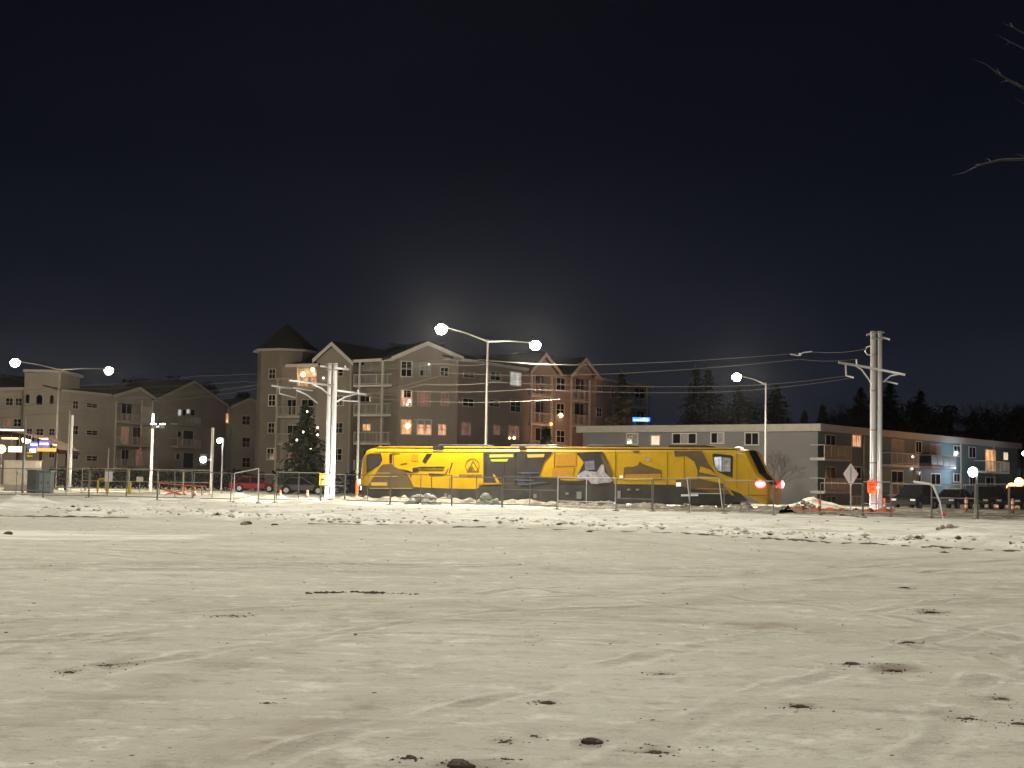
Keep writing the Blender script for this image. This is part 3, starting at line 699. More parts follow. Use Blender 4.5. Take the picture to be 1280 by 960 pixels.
for (x0,y0,x1,y1,pm,fm) in [(502,452,514,470.5,glass,trim),(525.5,454,537.5,470,curtain,trimd),(551,459.5,559.5,470,glass,trimd),(502,488,514,507.5,win_warm,trim),(523,489,537,507,win_dim,trimd),(552,492,560,506,win_dim,trimd),
        (502,525,513,542.5,win_orange,trim),(522,525,538.5,543.5,win_warm,trim),(548,530.5,557,544,win_warm,trimd),(502,562,513,578,glass,trim),(523,562,538,578,glass,trim)]:
    f = window(f2, None, x0,y0,x1,y1, pm, 0, fm)
    if pm is curtain: curtain_in(f, f2, x0,y0+9,x0+3,y1, 0, glass)
    if (x0, y0) == (522,525): curtain_in(f, f2, x0,y0,x1,y0+6, 0, curtain)
    if (x0, y0) == (502,488): curtain_in(f, f2, x0+3,y0,x1-.5,y0+9, 0, glass)
glow(None, f2, 511.8,501.5, -.12, .14, star, 'window_lamp'); glow(None, f2, 509,505.5, -.12, .09, bulb_w, 'window_lamp'); glow(None, f2, 509.7,532, -.12, .24, bulb_w, 'window_lamp'); glow(None, f2, 536,455.5, -.12, .07, star, 'window_lamp')
place(B, f2, s0); s0 = begin()
bw(f3, None, 'wall', [(573,449.5),(661,463)], 0, 9, stuccob)
eave(f3, None, (567,448.5),(661,462.5), 0, 8, 1.8, .35)
for (x0,y0,x1,y1,pm,fm) in [(579.5,465.5,592.5,472.5,glass,trimd),(613,465,624.5,475.5,glass,trimd),(638,465,650.5,482.5,win_white,trim),(578.5,498,591.5,508,glass,trimd),(611.5,500,623.5,508.5,glass,trimd),(638,500,650,515,glass,trimd),
        (577,528,587.5,544,win_dim,trimd),(617,532,624,543,win_dim,trimd),(636,532,648,549,win_dim,trimd),(577,565,588,578,glass,trimd)]:
    f = window(f3, None, x0,y0,x1,y1, pm, 0, fm)
glow(None, f3, 643,547.5, -.12, .13, bulb_w, 'window_lamp'); glow(None, f3, 637,547.5, -.12, .1, bulb_w, 'window_lamp')
# third gable with balconies
bw(f3, None, 'wall', [(661,464),(695,466.5)], 1.7, 8, stuccob)
u0,z0 = f3.uz(661.5,462,0); u1,z1 = f3.uz(695,465,0); up,zp = f3.uz(678,444,0)
MB().prism([(u0,z0-.5),(u1,z0-.5),(u1,z1),(up,zp),(u0,z0)], 0, .3).build('gable_wall', stuccob, None)
gable_roof(f3, None, (661.5,463),(678,443.5),(695,465), 0, 8, .5)
for ys_ in (495.5,531,566): balcony(f3, None, 665,692,ys_,1.2,0,1.7, trimd)
for px in (665.6,691): vpost(f3, None, px,463,600,.02,.11)
for (x0,y0,x1,y1) in [(669,464,682,493),(669,499,682,529),(669,535,682,562)]: window(f3, None, x0,y0,x1,y1, glass, 1.7, trimd, (1,0))
glow(None, f3, 689,530, -.1, .12, bulb_o, 'balcony_lamp')
bw(f3, None, 'wall', [(695,467),(712,469)], 0, 8, stuccob)
for (x0,y0,x1,y1) in [(695.5,472,705.5,488),(695.5,504.5,704.5,520),(695.5,538,705,553)]: window(f3, None, x0,y0,x1,y1, glass, 0, trimd)
glow(None, f3, 701.3,519.3, -.15, .22, bulb_w, 'wall_lamp')
bw(f3, None, 'wall', [(712,469),(745,472)], 1.7, 8, stuccob)
u0,z0 = f3.uz(712,468,0); u1,z1 = f3.uz(744.5,471,0); up,zp = f3.uz(728,450,0)
MB().prism([(u0,z0-.3),(u1,z0-.3),(u1,z1),(up,zp),(u0,z0)], 0, .3).build('gable_wall', stuccob, None)
gable_roof(f3, None, (711.5,468.5),(728,449.5),(744.5,471), 0, 8, .5)
for ys_ in (501.5,533): balcony(f3, None, 715,739,ys_,1.2,0,1.7, trimd)
for px in (715.5,738.5): vpost(f3, None, px,468,600,.02,.11)
for (x0,y0,x1,y1) in [(719,473,731,499),(718,504,731,531)]: window(f3, None, x0,y0,x1,y1, glass, 1.7, trimd, (1,0))
bw(f3, None, 'wall', [(745,473),(789,479)], 0, 8, stuccob)
eave(f3, None, (743,472),(778,478), 0, 7, 1.5, .4); eave(f3, None, (778,478),(816,483), 0, 7, 1.2, .4)
for (x0,y0,x1,y1) in [(741.5,484,747.5,489),(741.5,510,747.5,521),(760,484,767,497)]: window(f3, None, x0+4,y0,x1+4,y1, glass, 0, trimd)
bw(f3, None, 'wall', [(789,480),(812,484)], 1.7, 7, stuccob)
for ys_ in (510,537): balcony(f3, None, 791,811,ys_,1.1,0,1.7, trimd)
vpost(f3, None, 810,484,600,.02,.1); window(f3, None, 793,485,805,508, glass, 1.7, trimd, (1,0)); window(f3, None, 795,514,805,535, glass, 1.7, trimd, (1,0))
place(B, f3, s0)
# blue rooftop sign behind the grey block
bs = root('rooftop_sign', P(801,532,150), 0, 'small glowing blue sign showing above the grey building roof', 'sign')
m = MB(); rr = random.Random(2); x = -.75
while x < .75:
    w_ = rr.uniform(.05,.16); h_ = .16 if x < 0 else .3; m.box(x, x+w_, 0, .05, .5, .5+h_*rr.uniform(.6,1)); x += w_+.035
m.build('glowing_letters', blue_core, bs); MB().box(-.85,.95,.06,.12,.42,.86).build('sign_face', blue_led, bs); m = MB(); m.tube([(-.6,.1,-2.2),(-.6,.1,.4)],.04); m.tube([(.6,.1,-2.2),(.6,.1,.4)],.04); m.build('bracket', galvd, bs)
lamp_light('sign_light', tuple(P(800,527,158)), 100, (.05,.08,1.0), size=.3)

# ---- A: dark apartment block on the left
g1 = Frame(0,180,76,180); g2 = Frame(76,180,282,222); g3 = Frame(282,222,332,226)
A = root('apartment_block', g1.world(0,0), 0, 'dim taupe apartment block behind the station with square tower and three gables', 'apartment building')
s0 = begin()
bw(g1, None, 'wall', [(-70,487),(31,486)], 0, 14, stucco2); eave(g1, None, (-70,487),(31,486), 0, 9, 2.0, .4)
bw(g1, None, 'tower', [(31,466),(76,466)], -.6, 8, stucco2)
u0,z0 = g1.uz(29,465,-.9); u1,_ = g1.uz(78,465,-.9); MB().box(u0,u1,-.95,8,z0,z0+.35).build('tower_cap', trimd, None)
def arch(fr, px0, py0, px1, py1, w0):
    u0, z1 = fr.uz(px0, py0, w0); u1, z0 = fr.uz(px1, py1, w0); c = (u0+u1)/2; r = (u1-u0)/2
    pts = [(u0, z0), (u1, z0)] + [(c+r*math.cos(k*math.pi/8), z1-r+r*math.sin(k*math.pi/8)) for k in range(9)]
    big = [(c+(x-c)*1.25, z0-.1+(z-z0)*1.08) for x, z in pts]
    f = MB().prism(big, w0-.05, w0-.002).build('window', trimd, None); MB().prism(pts, w0-.08, w0-.052).build('pane', glass, f)
for a_ in [(32.5,493,37,504),(46,493.5,53,506),(63,494,67,505)]: arch(g1, *a_, -.6)
for (x0,y0,x1,y1) in [(34,536,40,544),(46,536,54,544),(62,536,68,544),(33,560,40,572),(62,560,68,572)]: window(g1, None, x0,y0,x1,y1, glass, -.6, trimd)
for (x0,y0,x1,y1,pm) in [(8,498,16,507,glass),(20,498,27,507,glass),(5,524,14,533,win_dim),(18,524,26,533,glass),(-15,498,-6,507,glass),(-15,524,-6,533,glass)]: window(g1, None, x0,y0,x1,y1, pm, 0, trimd)
place(A, g1, s0); s0 = begin()
bw(g2, None, 'wall', [(76,488),(100,489),(138,494.5)], 0, 12, stucco2)
eave(g2, None, (76,488),(140,494.5), 0, 9, 2.0, .4)
bw(g2, None, 'wall', [(138,495),(146,492.5)], 0, 12, stucco2)
bw(g2, None, 'wall', [(146,494),(192,500)], 1.6, 10, stucco2)
u0,z0 = g2.uz(145,493,0); u1,z1 = g2.uz(193,500,0); up,zp = g2.uz(172,486,0); MB().prism([(u0,z1-.9),(u1,z1-.9),(u1,z1),(up,zp),(u0,z0)],0,.3).build('gable_wall', stucco2, None)
gable_roof(g2, None, (140,495),(172,485.5),(193,499.5), 0, 9, .4)
for ys_ in (529,557,585): balcony(g2, None, 146,198,ys_,1.05,-.3,1.6, trimd)
for px in (146.5,178.5,192): vpost(g2, None, px,500,604,-.15,.09)
for (x0,y0,x1,y1,pm) in [(152,502,164,526,glass),(180,503,190,526,glass),(152,534,160,555,win_dim),(166,534,176,555,glass),(180,534,190,555,glass),(152,562,160,583,glass),(170,562,180,583,win_dim)]: window(g2, None, x0,y0,x1,y1, pm, 1.6, trimd, (1,0))
bw(g2, None, 'wall', [(192,500.5),(240,478),(282,508)], 0, 12, stucco2)
gable_roof(g2, None, (192,500),(240,477),(282,507.5), 0, 9, .4)
for ys_ in (531,559): balcony(g2, None, 222,251,ys_,1.05,-1.2,0, trimd)
for (x0,y0,x1,y1,pm) in [(222.5,512,226,519.5,win_white),(228,512,232,519.5,glass),(233,511.5,237,517,win_white),(238,512,243,519.5,glass),(222,539,226,546,glass),(229,538,241,557,glass),(220,567,224,574,glass),(229,566,241,585,glass)]: window(g2, None, x0,y0,x1,y1, pm, 0, trimd, (0,0))
for (x0,y0,x1,y1) in [(91,501,97,511),(108,504,121,510),(90,532,97,543),(108,538,121,544),(108,570,121,576),(91,563,97,574)]: window(g2, None, x0,y0,x1,y1, glass, 0, trimd)
u0,_ = g2.uz(141,587,0); u1,z_ = g2.uz(283,588,0); MB().box(u0,u1,-.12,-.004,z_-.25,z_).build('base_course', trimd, None)
place(A, g2, s0); s0 = begin()
bw(g3, None, 'wall', [(276,509),(291,509)], 1.5, 10, stucco2)
bw(g3, None, 'wall', [(291,508),(312,499),(334,509)], 0, 10, stucco2)
gable_roof(g3, None, (290,508),(312,498.5),(335,509), 0, 8, .3)
window(g3, None, 282.5,517,287,528.5, win_orange, 1.5, trimd, (0,0))
for (x0,y0,x1,y1) in [(303,520,312,531),(303,547,312,559),(303,572,312,584)]: window(g3, None, x0,y0,x1,y1, glass, 0, trimd)
place(A, g3, s0)

# ---- C: grey flat-roofed block
c2 = Frame(1022,118,1272,160)
_r = ray(728, hor(728)); _a = Vector((_r.x, _r.y)); _t = (c2.o.dot(c2.ux))/_a.dot(c2.ux)   # front is square to the side
c1 = Frame(728, _t*1.0, 1022, 118); print('C left depth', _t)
Cb = root('apartment_block', c1.world(c1.L,0), 0, 'low grey flat-roofed apartment block with balconies behind the yellow vehicle', 'apartment building')
s0 = begin()
zc = c1.uz(1022, 531, 0)[1]; zl = c1.uz(728, 534.5, 0)[1]; print('C roof z', zc, zl, c2.uz(1270,556,0)[1])
ZR = (zc+zl)/2; Lw = c1.L; L2 = c2.L
MB().box(0, Lw, 0, L2, -.3, ZR-.02).build('wall', grey_siding, None)
place(Cb, c1, s0); s0 = begin()
m = MB(); m.box(-.45, Lw+.02, -.45, -.01, ZR-.50, ZR+.1); m.build('fascia', trimd, None)
MB().box(-.45, Lw+.02, -.009, L2+.3, ZR-.015, ZR+.08).build('roof', shingle, None)
def win3(fr, x0,y0,x1,y1, w0=0, fm=None, left=glass, mid=curtain):
    f = window(fr, None, x0,y0,x1,y1, left, w0, fm or trim, (2,0)); d = (x1-x0)/3; curtain_in(f, fr, x0+d,y0,x1-d,y1, w0, mid)
f = window(c1, None, 784,542.5,797,554.5, glass, 0, trim, (1,0)); curtain_in(f, c1, 790.5,542.5,797,554.5)
window(c1, None, 814.5,545,824.5,556, win_cream, 0, trimd, (0,0))
win3(c1, 841.5,542.5,870,554)
f = window(c1, None, 889.5,541.5,904.5,553.5, glass, 0, trim, (1,0)); curtain_in(f, c1, 897,541.5,904.5,553.5)
window(c1, None, 932,541.5,948,555.5, glass, 0, trim, (1,0)); 
for (x0,x1) in [(741,757),(784,798),(841,870),(889,905),(932,948)]: window(c1, None, x0,581,x1,594, glass, 0, trim, (1,0))
place(Cb, c1, s0); s0 = begin()
m = MB(); m.box(-.451, L2+.2, -.45, -.01, ZR-.49, ZR+.105); m.build('fascia', trimd, None)
m = MB()
for u_ in (9.3, 21.5, 33.8, 44.0): m.box(u_-.05,u_+.05,-.14,-.022,.1,ZR-.5)
m.build('downpipe', trimd, None)
MB().box(0, L2, -.02, -.003, -.2, ZR-.50).build('siding', teal_siding, None)
B2 = -.02
for (x0,y0,x1,y1,pm,fm) in [(1032,544,1044,557,glass,trimd),(1065,544,1075.5,558.5,win_warm,trim),(1114,550,1129,564,curtain,trimd),(1144,552,1151.5,565.5,glass,trim),(1163,555.5,1176,569,curtain,trimd),(1192,557.5,1200,570,glass,trim),(1211,559,1219,572,glass,trim),
        (1231.5,562,1244,590,win_orange,trimd),(1254,565.5,1259.5,575,win_cream,trimd),(1032,584,1043.5,612,glass,trimd),(1065,584,1075.5,598,glass,trim),(1114,589,1128,619,glass,trim),(1144,590,1150.5,603,glass,trim),(1163.5,592.5,1175,606,glass,trim),(1192,592.5,1199.5,602,glass,trim),(1212,596,1219,606,glass,trim),
        (1232,597,1244,608,glass,trim),(1065.5,621,1075.5,633.5,curtain,trim),(1033,621,1044,632,glass,trimd),(1163.5,623,1175,634,glass,trimd),(1202,607,1206,613,glass,trimd),(1232,610,1244,618,glass,trim)]:
    window(c2, None, x0,y0,x1,y1, pm, B2, fm, (1,0))
fill_m[0] = mat('dark_railing_panel', (.085,.075,.075), .5, var=.4, vs=1)
for (x0,x1,ys_,mt_,fl) in [(1029,1063,574.5,trimd,'panel'),(1113,1147,582.5,trim,'bars'),(1163,1193,584.5,trimd,'panel'),(1231.5,1260,590.5,trim,'bars'),(1029,1063,615.5,trimd,'panel'),(1114,1129,619,trim,'bars')]:
    fr_w = -1.4; d_ = 2.2   # measured on the wall plane, then pushed out
    balcony(c2, None, x0+d_,x1+d_,ys_,1.05,B2-1.3,B2-.002, mt_, fill=fl, rm=trim if fl == 'bars' else trimd)
glow(None, c2, 1140,586, -.2, .1, star, 'wall_lamp'); glow(None, c2, 1141,571, -.9, .12, star, 'balcony_lamp')
place(Cb, c2, s0)
# ------------------------------------------------------------------ rail vehicle
tf = Frame(446,97.2,959,82.6); TL = tf.L; print('train length', TL)
TR = root('light_rail_vehicle', tf.world(0,0,0), tf.ang, 'long yellow low-floor light rail vehicle with dark graphics and red tail lights', 'tram')
HW = 1.325; YC = HW
U = lambda px, py, w=0: tf.uz(px, py, w)
sec = [(-1,0),(-1,.2),(-1,.5),(-1,.8),(-.985,.90),(-.95,.955),(-.86,.992),(-.5,1.0),(0,1.01),(.5,1.0),(.86,.992),(.95,.955),(.985,.90),(1,.8),(1,.5),(1,.2),(1,0)]
z_top = 3.62; z_y = .98
# stations: u, hw, zbot, ztop
uL = lambda px, py: U(px, py)[0]
st = [(.05,.70,1.0,1.25),(.10,.95,.80,1.75),(.18,1.12,.75,2.15),(.30,1.18,.80,2.75),(.42,1.24,.86,3.20),(.62,1.28,.90,3.42),(.95,1.31,.93,3.55),(1.5,HW,.96,3.62)]
k_ = 26
for i in range(1, k_): st.append((1.5+(TL-4.2-1.5)*i/k_, HW, .98, 3.62))
uw0 = uL(930,560); uw1 = uL(944,592); un = TL-.05
st += [(uw0-.6,HW,.97,3.62),(uw0,1.31,.95,3.56),(uw0+(uw1-uw0)*.5,1.30,.85,2.9),(uw1,1.28,.66,2.22),(uw1+(un-uw1)*.45,1.24,.50,1.98),(uw1+(un-uw1)*.8,1.15,.46,1.72),(un-.04,1.12,.50,1.58),(un+.04,1.02,.62,1.35)]
st.sort()
def loft(st, sc=sec, off=0, flt=None):
    m = MB(); n = len(sc); vs = []; fs = []
    for (u_, hw, zb, zt) in st:
        for (a_, b_) in sc: vs.append((u_, YC+a_*(hw+off), zb+(zt-zb)*b_+off*(1 if b_ > .85 else 0)))
    for i in range(len(st)-1):
        for k in range(n-1):
            if flt and not flt(i, k): continue
            fs.append((i*n+k, (i+1)*n+k, (i+1)*n+k+1, i*n+k+1))
        if not flt: fs.append((i*n+n-1, (i+1)*n+n-1, (i+1)*n, i*n))
    if not flt: fs.append(tuple(range(n))); fs.append(tuple(range(len(st)*n-1, (len(st)-1)*n-1, -1)))
    return m.add(vs, fs)
body = loft(st).build('body', yellow, TR); body.data.polygons.foreach_set('use_smooth', [True]*len(body.data.polygons))
es = body.modifiers.new('edge', 'EDGE_SPLIT'); es.split_angle = math.radians(40)
iw = [i for i, s_ in enumerate(st) if s_[0] >= uw0-.01][0]
loft(st, off=.012, flt=lambda i, k: iw <= i < iw+2 and 7 <= k <= 8).build('windscreen', glass, TR)
loft(st, off=.012, flt=lambda i, k: iw+2 <= i < iw+5 and 7 <= k <= 8).build('nose_panel', black_w, TR)
loft(st, off=.012, flt=lambda i, k: 3 <= i < 5 and 4 <= k <= 11).build('windscreen', glass, TR)
# roof edge and top equipment
MB().box(1.6, uw0-.3, .07, .30, 3.60, 3.70).build('roof_edge', yellow_d, TR, bevel=.02)
def poly(px_pts, mt, name, w0=-.012, parent=None, th=.010):
    pts = [U(a_, b_) for a_, b_ in px_pts]; return MB().prism(pts, w0-th, w0+.008).build(name, mt, parent or TR)
u0,_ = U(541,559); u1,_ = U(554,559); MB().box(u0,u1,-.01,1.2,3.45,3.75).build('roof_box', black_w, TR)
u0,_ = U(649,559); u1,_ = U(656,559); MB().box(u0,u1,-.01,1.2,3.45,3.72).build('roof_box', black_w, TR)
u0,_ = U(915,557); u1,_ = U(925,557); MB().lathe([(.3,0),(.28,.08),(.15,.14),(.02,.16)], ((u0+u1)/2,.45,3.62), 12).build('roof_lamp', mat('pale_dome',(.9,.9,.86),.4,emit=(1,.98,.92),es=1.2), TR, smooth=True)
m = MB()
for (a_, b_) in [(6,9.5),(11.5,15),(17,20),(22.5,25)]: m.box(a_, b_, .7, 1.95, 3.64, 3.86)
m.build('roof_equipment', skirt_m, TR, bevel=.06)
# lower shell: dark skirt, with covers over the wheels
def zg(px): return U(px, 640)
m = MB(); m.box(1.0, TL-2.6, .10, 2.55, .42, 1.05); m.build('skirt', skirt_m, TR, bevel=.03)
m = MB()
for (a_, b_) in [(452,517),(519,561),(562,604),(607,690),(697,767),(770,800),(803,858),(860,905)]:
    ua, _ = U(a_,620); ub, _ = U(b_,620); m.box(ua+.03, ub-.03, -.005+.03, .099, .30, 1.02)
m.build('side_panel', skirt_m, TR, bevel=.04)
poly([(452,607),(519,609),(594,612),(604,606),(640,605),(700,600),(770,605),(845,606),(900,607),(926,617),(935,626),(905,630),(452,627)], skirt_m, 'lower_skirt', -.0, th=.006)
for px in (478,537,622,722,790,884):      # bogies: two wheels each side
    uc_, _ = U(px, 630); bo = MB().box(uc_-1.25, uc_+1.25, .32, .42, .32, .62).build('bogie_frame', black_w, TR)
    for s_ in (-.85, .85):
        m = MB()
        for y0 in (.16, 2.36):
            pts = [(uc_+s_+.32*math.cos(k*math.pi/8), .33+.32*math.sin(k*math.pi/8)) for k in range(16)]; m.prism(pts, y0, y0+.13)
        m.build('wheel', galvd, bo)
for (px,py,w_,h_) in [(724,619,6,9),(709,617,4,3),(774,618,4,9),(786,612,4,2),(797,612,4,2),(562,621,4,5),(557,619,3,5),(669,620,4,5)]:
    poly([(px-w_/2,py-h_/2),(px+w_/2,py-h_/2),(px+w_/2,py+h_/2),(px-w_/2,py+h_/2)], rimm, 'skirt_fitting', -.02)
poly([(851.5,618),(873,617.5),(873,620),(851.5,620.5)], paper_w, 'skirt_light_strip', -.02)
# left cab window
w_ = poly([(458.5,569),(463,567),(476,566.5),(478,575),(475,581),(458.5,591.5)], black_w, 'cab_window')
poly([(460,570),(463.5,568.5),(474.8,568.3),(476.4,575),(473.6,580),(460,588.5)], yglass, 'pane', -.024, w_)
# left dark mountain print
MT = [(459.5,609.5),(474,585),(478.5,580.5),(490,580),(492.5,583),(498,586),(505,589),(510,593),(514,601),(518,611)]
poly(MT, orange_w, 'dark_graphic')
m = MB()
for (xa,xb,ya,yb) in [(466,497,595.2,596),(464,484,603,607),(462,515,610,610.8),(471,488,591,591.7)]:
    pts = [U(xa,yb),U(xb,yb),U(xb,ya),U(xa,ya)]; m.prism(pts, -.034, -.023)
m.build('stripe', olive2, TR)
# black marks on the yellow side
def marks(name, polys, mt, w0=-.012):
    if name == 'graphic_marks':
        for p_ in polys: MB().prism([U(a_, b_) for a_, b_ in p_], w0-.006, w0+.008).build('graphic_mark', mt, TR)
        return
    m = MB()
    for p_ in polys: m.prism([U(a_, b_) for a_, b_ in p_], w0-.006, w0+.008)
    return m.build(name, mt, TR)
marks('graphic_marks', [[(528,576.5),(533.5,567),(540.5,567),(532,579)], [(516,585),(523,584),(523,590),(516,590.5)], [(512.6,594),(514.8,593),(514,597)],
    [(561,591),(564.8,578),(566,578.5),(562,591.5)], [(556.5,593),(560,585.5),(561,585.5),(558,592)], [(487,568),(490.5,568),(490,579),(487.4,579)], [(488,567),(500,566.4),(500,567),(488,567.7)], [(501,579.8),(509,578.8),(509,579.6),(501,580.8)],
    [(493,585),(510,588),(516,590.6),(515,591.6),(505,589.5)], [(536.5,591.5),(556,592.4),(556,594.2),(536.5,594.5)], [(539.2,596),(540,596),(540,611),(539.2,611)], [(562,597),(562.6,597),(562.6,611),(562,611)]], black_w)
marks('louvre', [[(515+k*1.6,567.5),(515.9+k*1.6,567.5),(515.9+k*1.6,576.5),(515+k*1.6,576.5)] for k in range(5)], amber)
# dark lettering band: a row of narrow strokes, too small to read
rr = random.Random(8); ps = []
x = 523.5
while x < 555:
    ps.append([(x,587.6),(x+.8,587.6),(x+.8+rr.uniform(-.2,.2),583.4),(x+rr.uniform(-.1,.2),583.4)]); x += 1.35
ps += [[(523,583.4),(556,583.2),(556,583.7),(523,583.9)], [(523,587.4),(554,587.6),(554,588.1),(523,588)]]
marks('lettering', ps, black_w)
ps = []; x = 574
while x < 602: ps.append([(x,593),(x+1.0,593),(x+1.0,595.8),(x,595.8)]); x += 1.6
marks('lettering', ps, orange_w)
# round emblem with a mountain inside
def ring(cx, cy, r, r2, n=28):
    out = []
    for k in range(n):
        a0, a1 = 2*math.pi*k/n, 2*math.pi*(k+1)/n
        out.append([(cx+r*math.cos(a0), cy-r*math.sin(a0)),(cx+r*math.cos(a1), cy-r*math.sin(a1)),(cx+r2*math.cos(a1), cy-r2*math.sin(a1)),(cx+r2*math.cos(a0), cy-r2*math.sin(a0))])
    return [q for k, q in enumerate(out) if not (0.66*n < k < .84*n)]
marks('emblem', ring(590.5,582,8.8,8.1)+[[(584,589),(591,576.3),(592,576.3),(585.2,589)],[(591,576.3),(592,576.3),(599,589),(597.8,589)],[(583.5,588.6),(599,588.6),(599,589.5),(583.5,589.5)],[(588,589),(591,583),(594,589),(593,589),(591,585),(589,589)]]
   +[[(586+k*1.5,586.5-k*1.3),(587+k*1.5,585-k*1.3),(588+k*1.5,588.5),(587.2+k*1.5,588.5)] for k in range(3)], orange_w)
# middle glazing
WN = [(604.5,566),(607,565),(690,564.5),(687,570),(680,578),(673,597),(700,598),(700,604),(628,604),(605.5,603)]
w_ = poly(WN, yglass, 'window')
m = MB(); 
for p_ in ([(612,568),(642,567.5),(642,571.5),(612,572)],[(613,574),(636,573.5),(634,577),(615,577)]): m.prism([U(*q) for q in p_], -.034, -.023)
m.build('interior_light', olive, w_)
m = MB(); m.prism([U(*q) for q in [(659,568),(681,567.5),(680,571.5),(660,572)]], -.034, -.023); m.build('interior_light', olive2, w_)
for p_ in ([(604.8,576),(609,575),(606,603),(604.8,603)], [(644,564.6),(645,564.6),(645,604),(644,604)], [(630,578),(631,578),(631,604),(630,604)]): MB().prism([U(*q) for q in p_], -.034, -.023).build('window_bar', black_w, w_)
poly([(616,592),(619,594),(625,603),(621,603.5)], yellow, 'yellow_flash', -.024)
poly([(598,603.7),(628,603.6),(628,605.2),(598,605.3)], yellow_d, 'sill_stripe', -.03)
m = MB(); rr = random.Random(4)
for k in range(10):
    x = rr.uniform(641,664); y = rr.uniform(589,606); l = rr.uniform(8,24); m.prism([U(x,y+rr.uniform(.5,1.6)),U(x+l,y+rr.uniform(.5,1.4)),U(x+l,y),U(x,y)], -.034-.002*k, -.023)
m.build('reflection_stripe', mat('blue_print',(.10,.11,.18),.4,var=.4,vs=2), w_)  # reflections on the glazing, painted as opaque bars
poly([(696,600.5),(767,601.5),(767,605),(697,604)], black_w, 'sill_stripe', -.015)
# amber door panels
m = MB()
for p_ in ([(694,568),(720,566.5),(720,582),(694,583)], [(691,585),(718,584),(716,597),(690,597.5)]): m.prism([U(*q) for q in p_], -.022, -.004)
m.build('door_panel', amber, TR)
w_ = poly([(720,565.5),(753,564.5),(757,571),(763,584),(766,593),(765,600),(738,603),(719,597),(724,590),(730,578)], yglass, 'window')
poly([(721,594),(731,588),(746,590),(752,580.5),(755,581),(756,590),(766,600.5),(763,603),(750,604),(738,603),(736,600),(722,598.5)], silverw, 'silver_graphic', -.024)
poly([(731,577),(743,575.5),(744,587),(732,588)], mat('violet_print',(.17,.165,.21),.4,var=.5,vs=3), 'reflection_patch', -.030)  # violet reflection painted onto the pane
poly([(738,601),(751,601.5),(748,605),(739,605)], silverw, 'silver_graphic', -.030)
poly([(751.5,566),(757,572),(765,588),(766,596),(762,596),(757,585),(752,574)], orange_w, 'window_edge', -.030)
# second mountain print
poly([(780,600),(780,585),(783,583.5),(791,583.5),(797,582),(800,577),(803,580),(812,583),(824,587),(827,588),(828,600)], orange_w, 'dark_graphic')
poly([(782,593),(826,592),(827,597.5),(781,597.8)], amber, 'amber_stripe', -.024)
poly([(779.5,597.8),(828,597.5),(828,599.2),(779.5,599.5)], olive2, 'sill_stripe', -.030)
poly([(790,563.5),(800,563.5),(798,565.5),(794,565.8)], orange_w, 'side_mark'); poly([(775,594.5),(778.5,594.5),(778.5,597.5),(775,597.5)], marker_m, 'marker_lamp', -.02)
poly([(807,571),(813,573),(814,576),(809,576)], silverw, 'side_mark', -.02)
poly([(845.5,603),(851.5,603),(851.5,608),(845.5,608)], marker_m, 'marker_lamp', -.03)
# right dark frame graphic with yellow door
poly([(842.5,563.5),(878,563.5),(881,570),(886,580),(898,595),(900,596),(873,594.5),(873,598),(906,605),(918,618),(900,618),(845,607),(845,600),(872,599),(872,588),(868,577),(858,570),(848,570),(844,571)], orange_w, 'dark_graphic')
poly([(876,583),(888,587),(897,595),(874,590)], yellow, 'yellow_flash', -.026)
m = MB(); m.prism([U(*q) for q in [(855,571),(855.7,571),(855.7,598),(855,598)]], -.03, -.012); m.build('door_seam', orange_w, TR)
w_ = poly([(890.5,568),(893,566.8),(914,569),(916.5,571),(916,597),(909,595),(898,590),(892,580)], black_w, 'cab_window')
poly([(892.5,571.5),(902,571),(902,589.5),(898,588.5),(894,582)], cabglow, 'pane', -.024, w_); poly([(903.2,571.5),(913.5,572.5),(913.2,589.5),(903.2,589.5)], silverw, 'pane', -.024, w_)
poly([(878,564),(880.5,564),(898.5,592.5),(918,619.5),(915,619.5),(896,594)], yellow_d, 'graphic_edge', -.03)
poly([(872,609.8),(912,611),(914,612.5),(872,611)], amber, 'amber_stripe', -.03)
for px in (492, 604.2, 692.5, 769, 834, 921):
    MB().prism([U(px,564),U(px+.5,564),U(px+.5,611),U(px,611)], -.020, -.002).build('panel_seam', orange_w, TR)
MB().prism([U(470,563.2),U(930,563.2),U(930,563.9),U(470,563.9)], -.018, -.002).build('roof_trim', mat('pale_roof_trim',(.62,.46,.14),.4), TR)
# red tail lamps on the nose corners
for (yy, sg) in ((2.46, -1),):
    uc_ = un-.18; m = MB()
    hs = MB().lathe([(.02,0),(.16,.02),(.25,.10),(.28,.2)], (0,0,0), 16)
    hs.v = [(uc_-.25+v[2]*2.0-.08, yy+sg*(-.03)+v[0]*.8, 1.62+v[1]*.8) for v in hs.v]; h_ = hs.build('tail_light', redp, TR, smooth=True)
    m = MB(); m.lathe([(.23,-.03),(.23,.0),(.13,.03),(.02,.04)], (0,0,0), 14); m.v = [(uc_+.28+v[2], yy+v[0]*1.0, 1.62+v[1]) for v in m.v]; m.build('lens', tail_red, h_, smooth=True)
    m = MB(); m.lathe([(.10,.0),(.09,.045),(.02,.05)], (0,0,0), 12); m.v = [(uc_+.30+v[2], yy+v[0], 1.62+v[1]) for v in m.v]; m.build('bulb', tail_core, h_, smooth=True)
    lamp_light('tail_light_glow', (uc_+.9, yy-.6, 1.6), 1.5, (1,.05,.08), size=.1, parent=TR)
U9, Z9 = U(950,605)
m = MB(); m.lathe([(.26,-.02),(.25,.03),(.02,.05)], (0,0,0), 14); m.v = [(U9+v[0]*1.2, .03-v[2]+.02, Z9+v[1]*.85) for v in m.v]; h_ = m.build('tail_light', tail_red, TR, smooth=True)
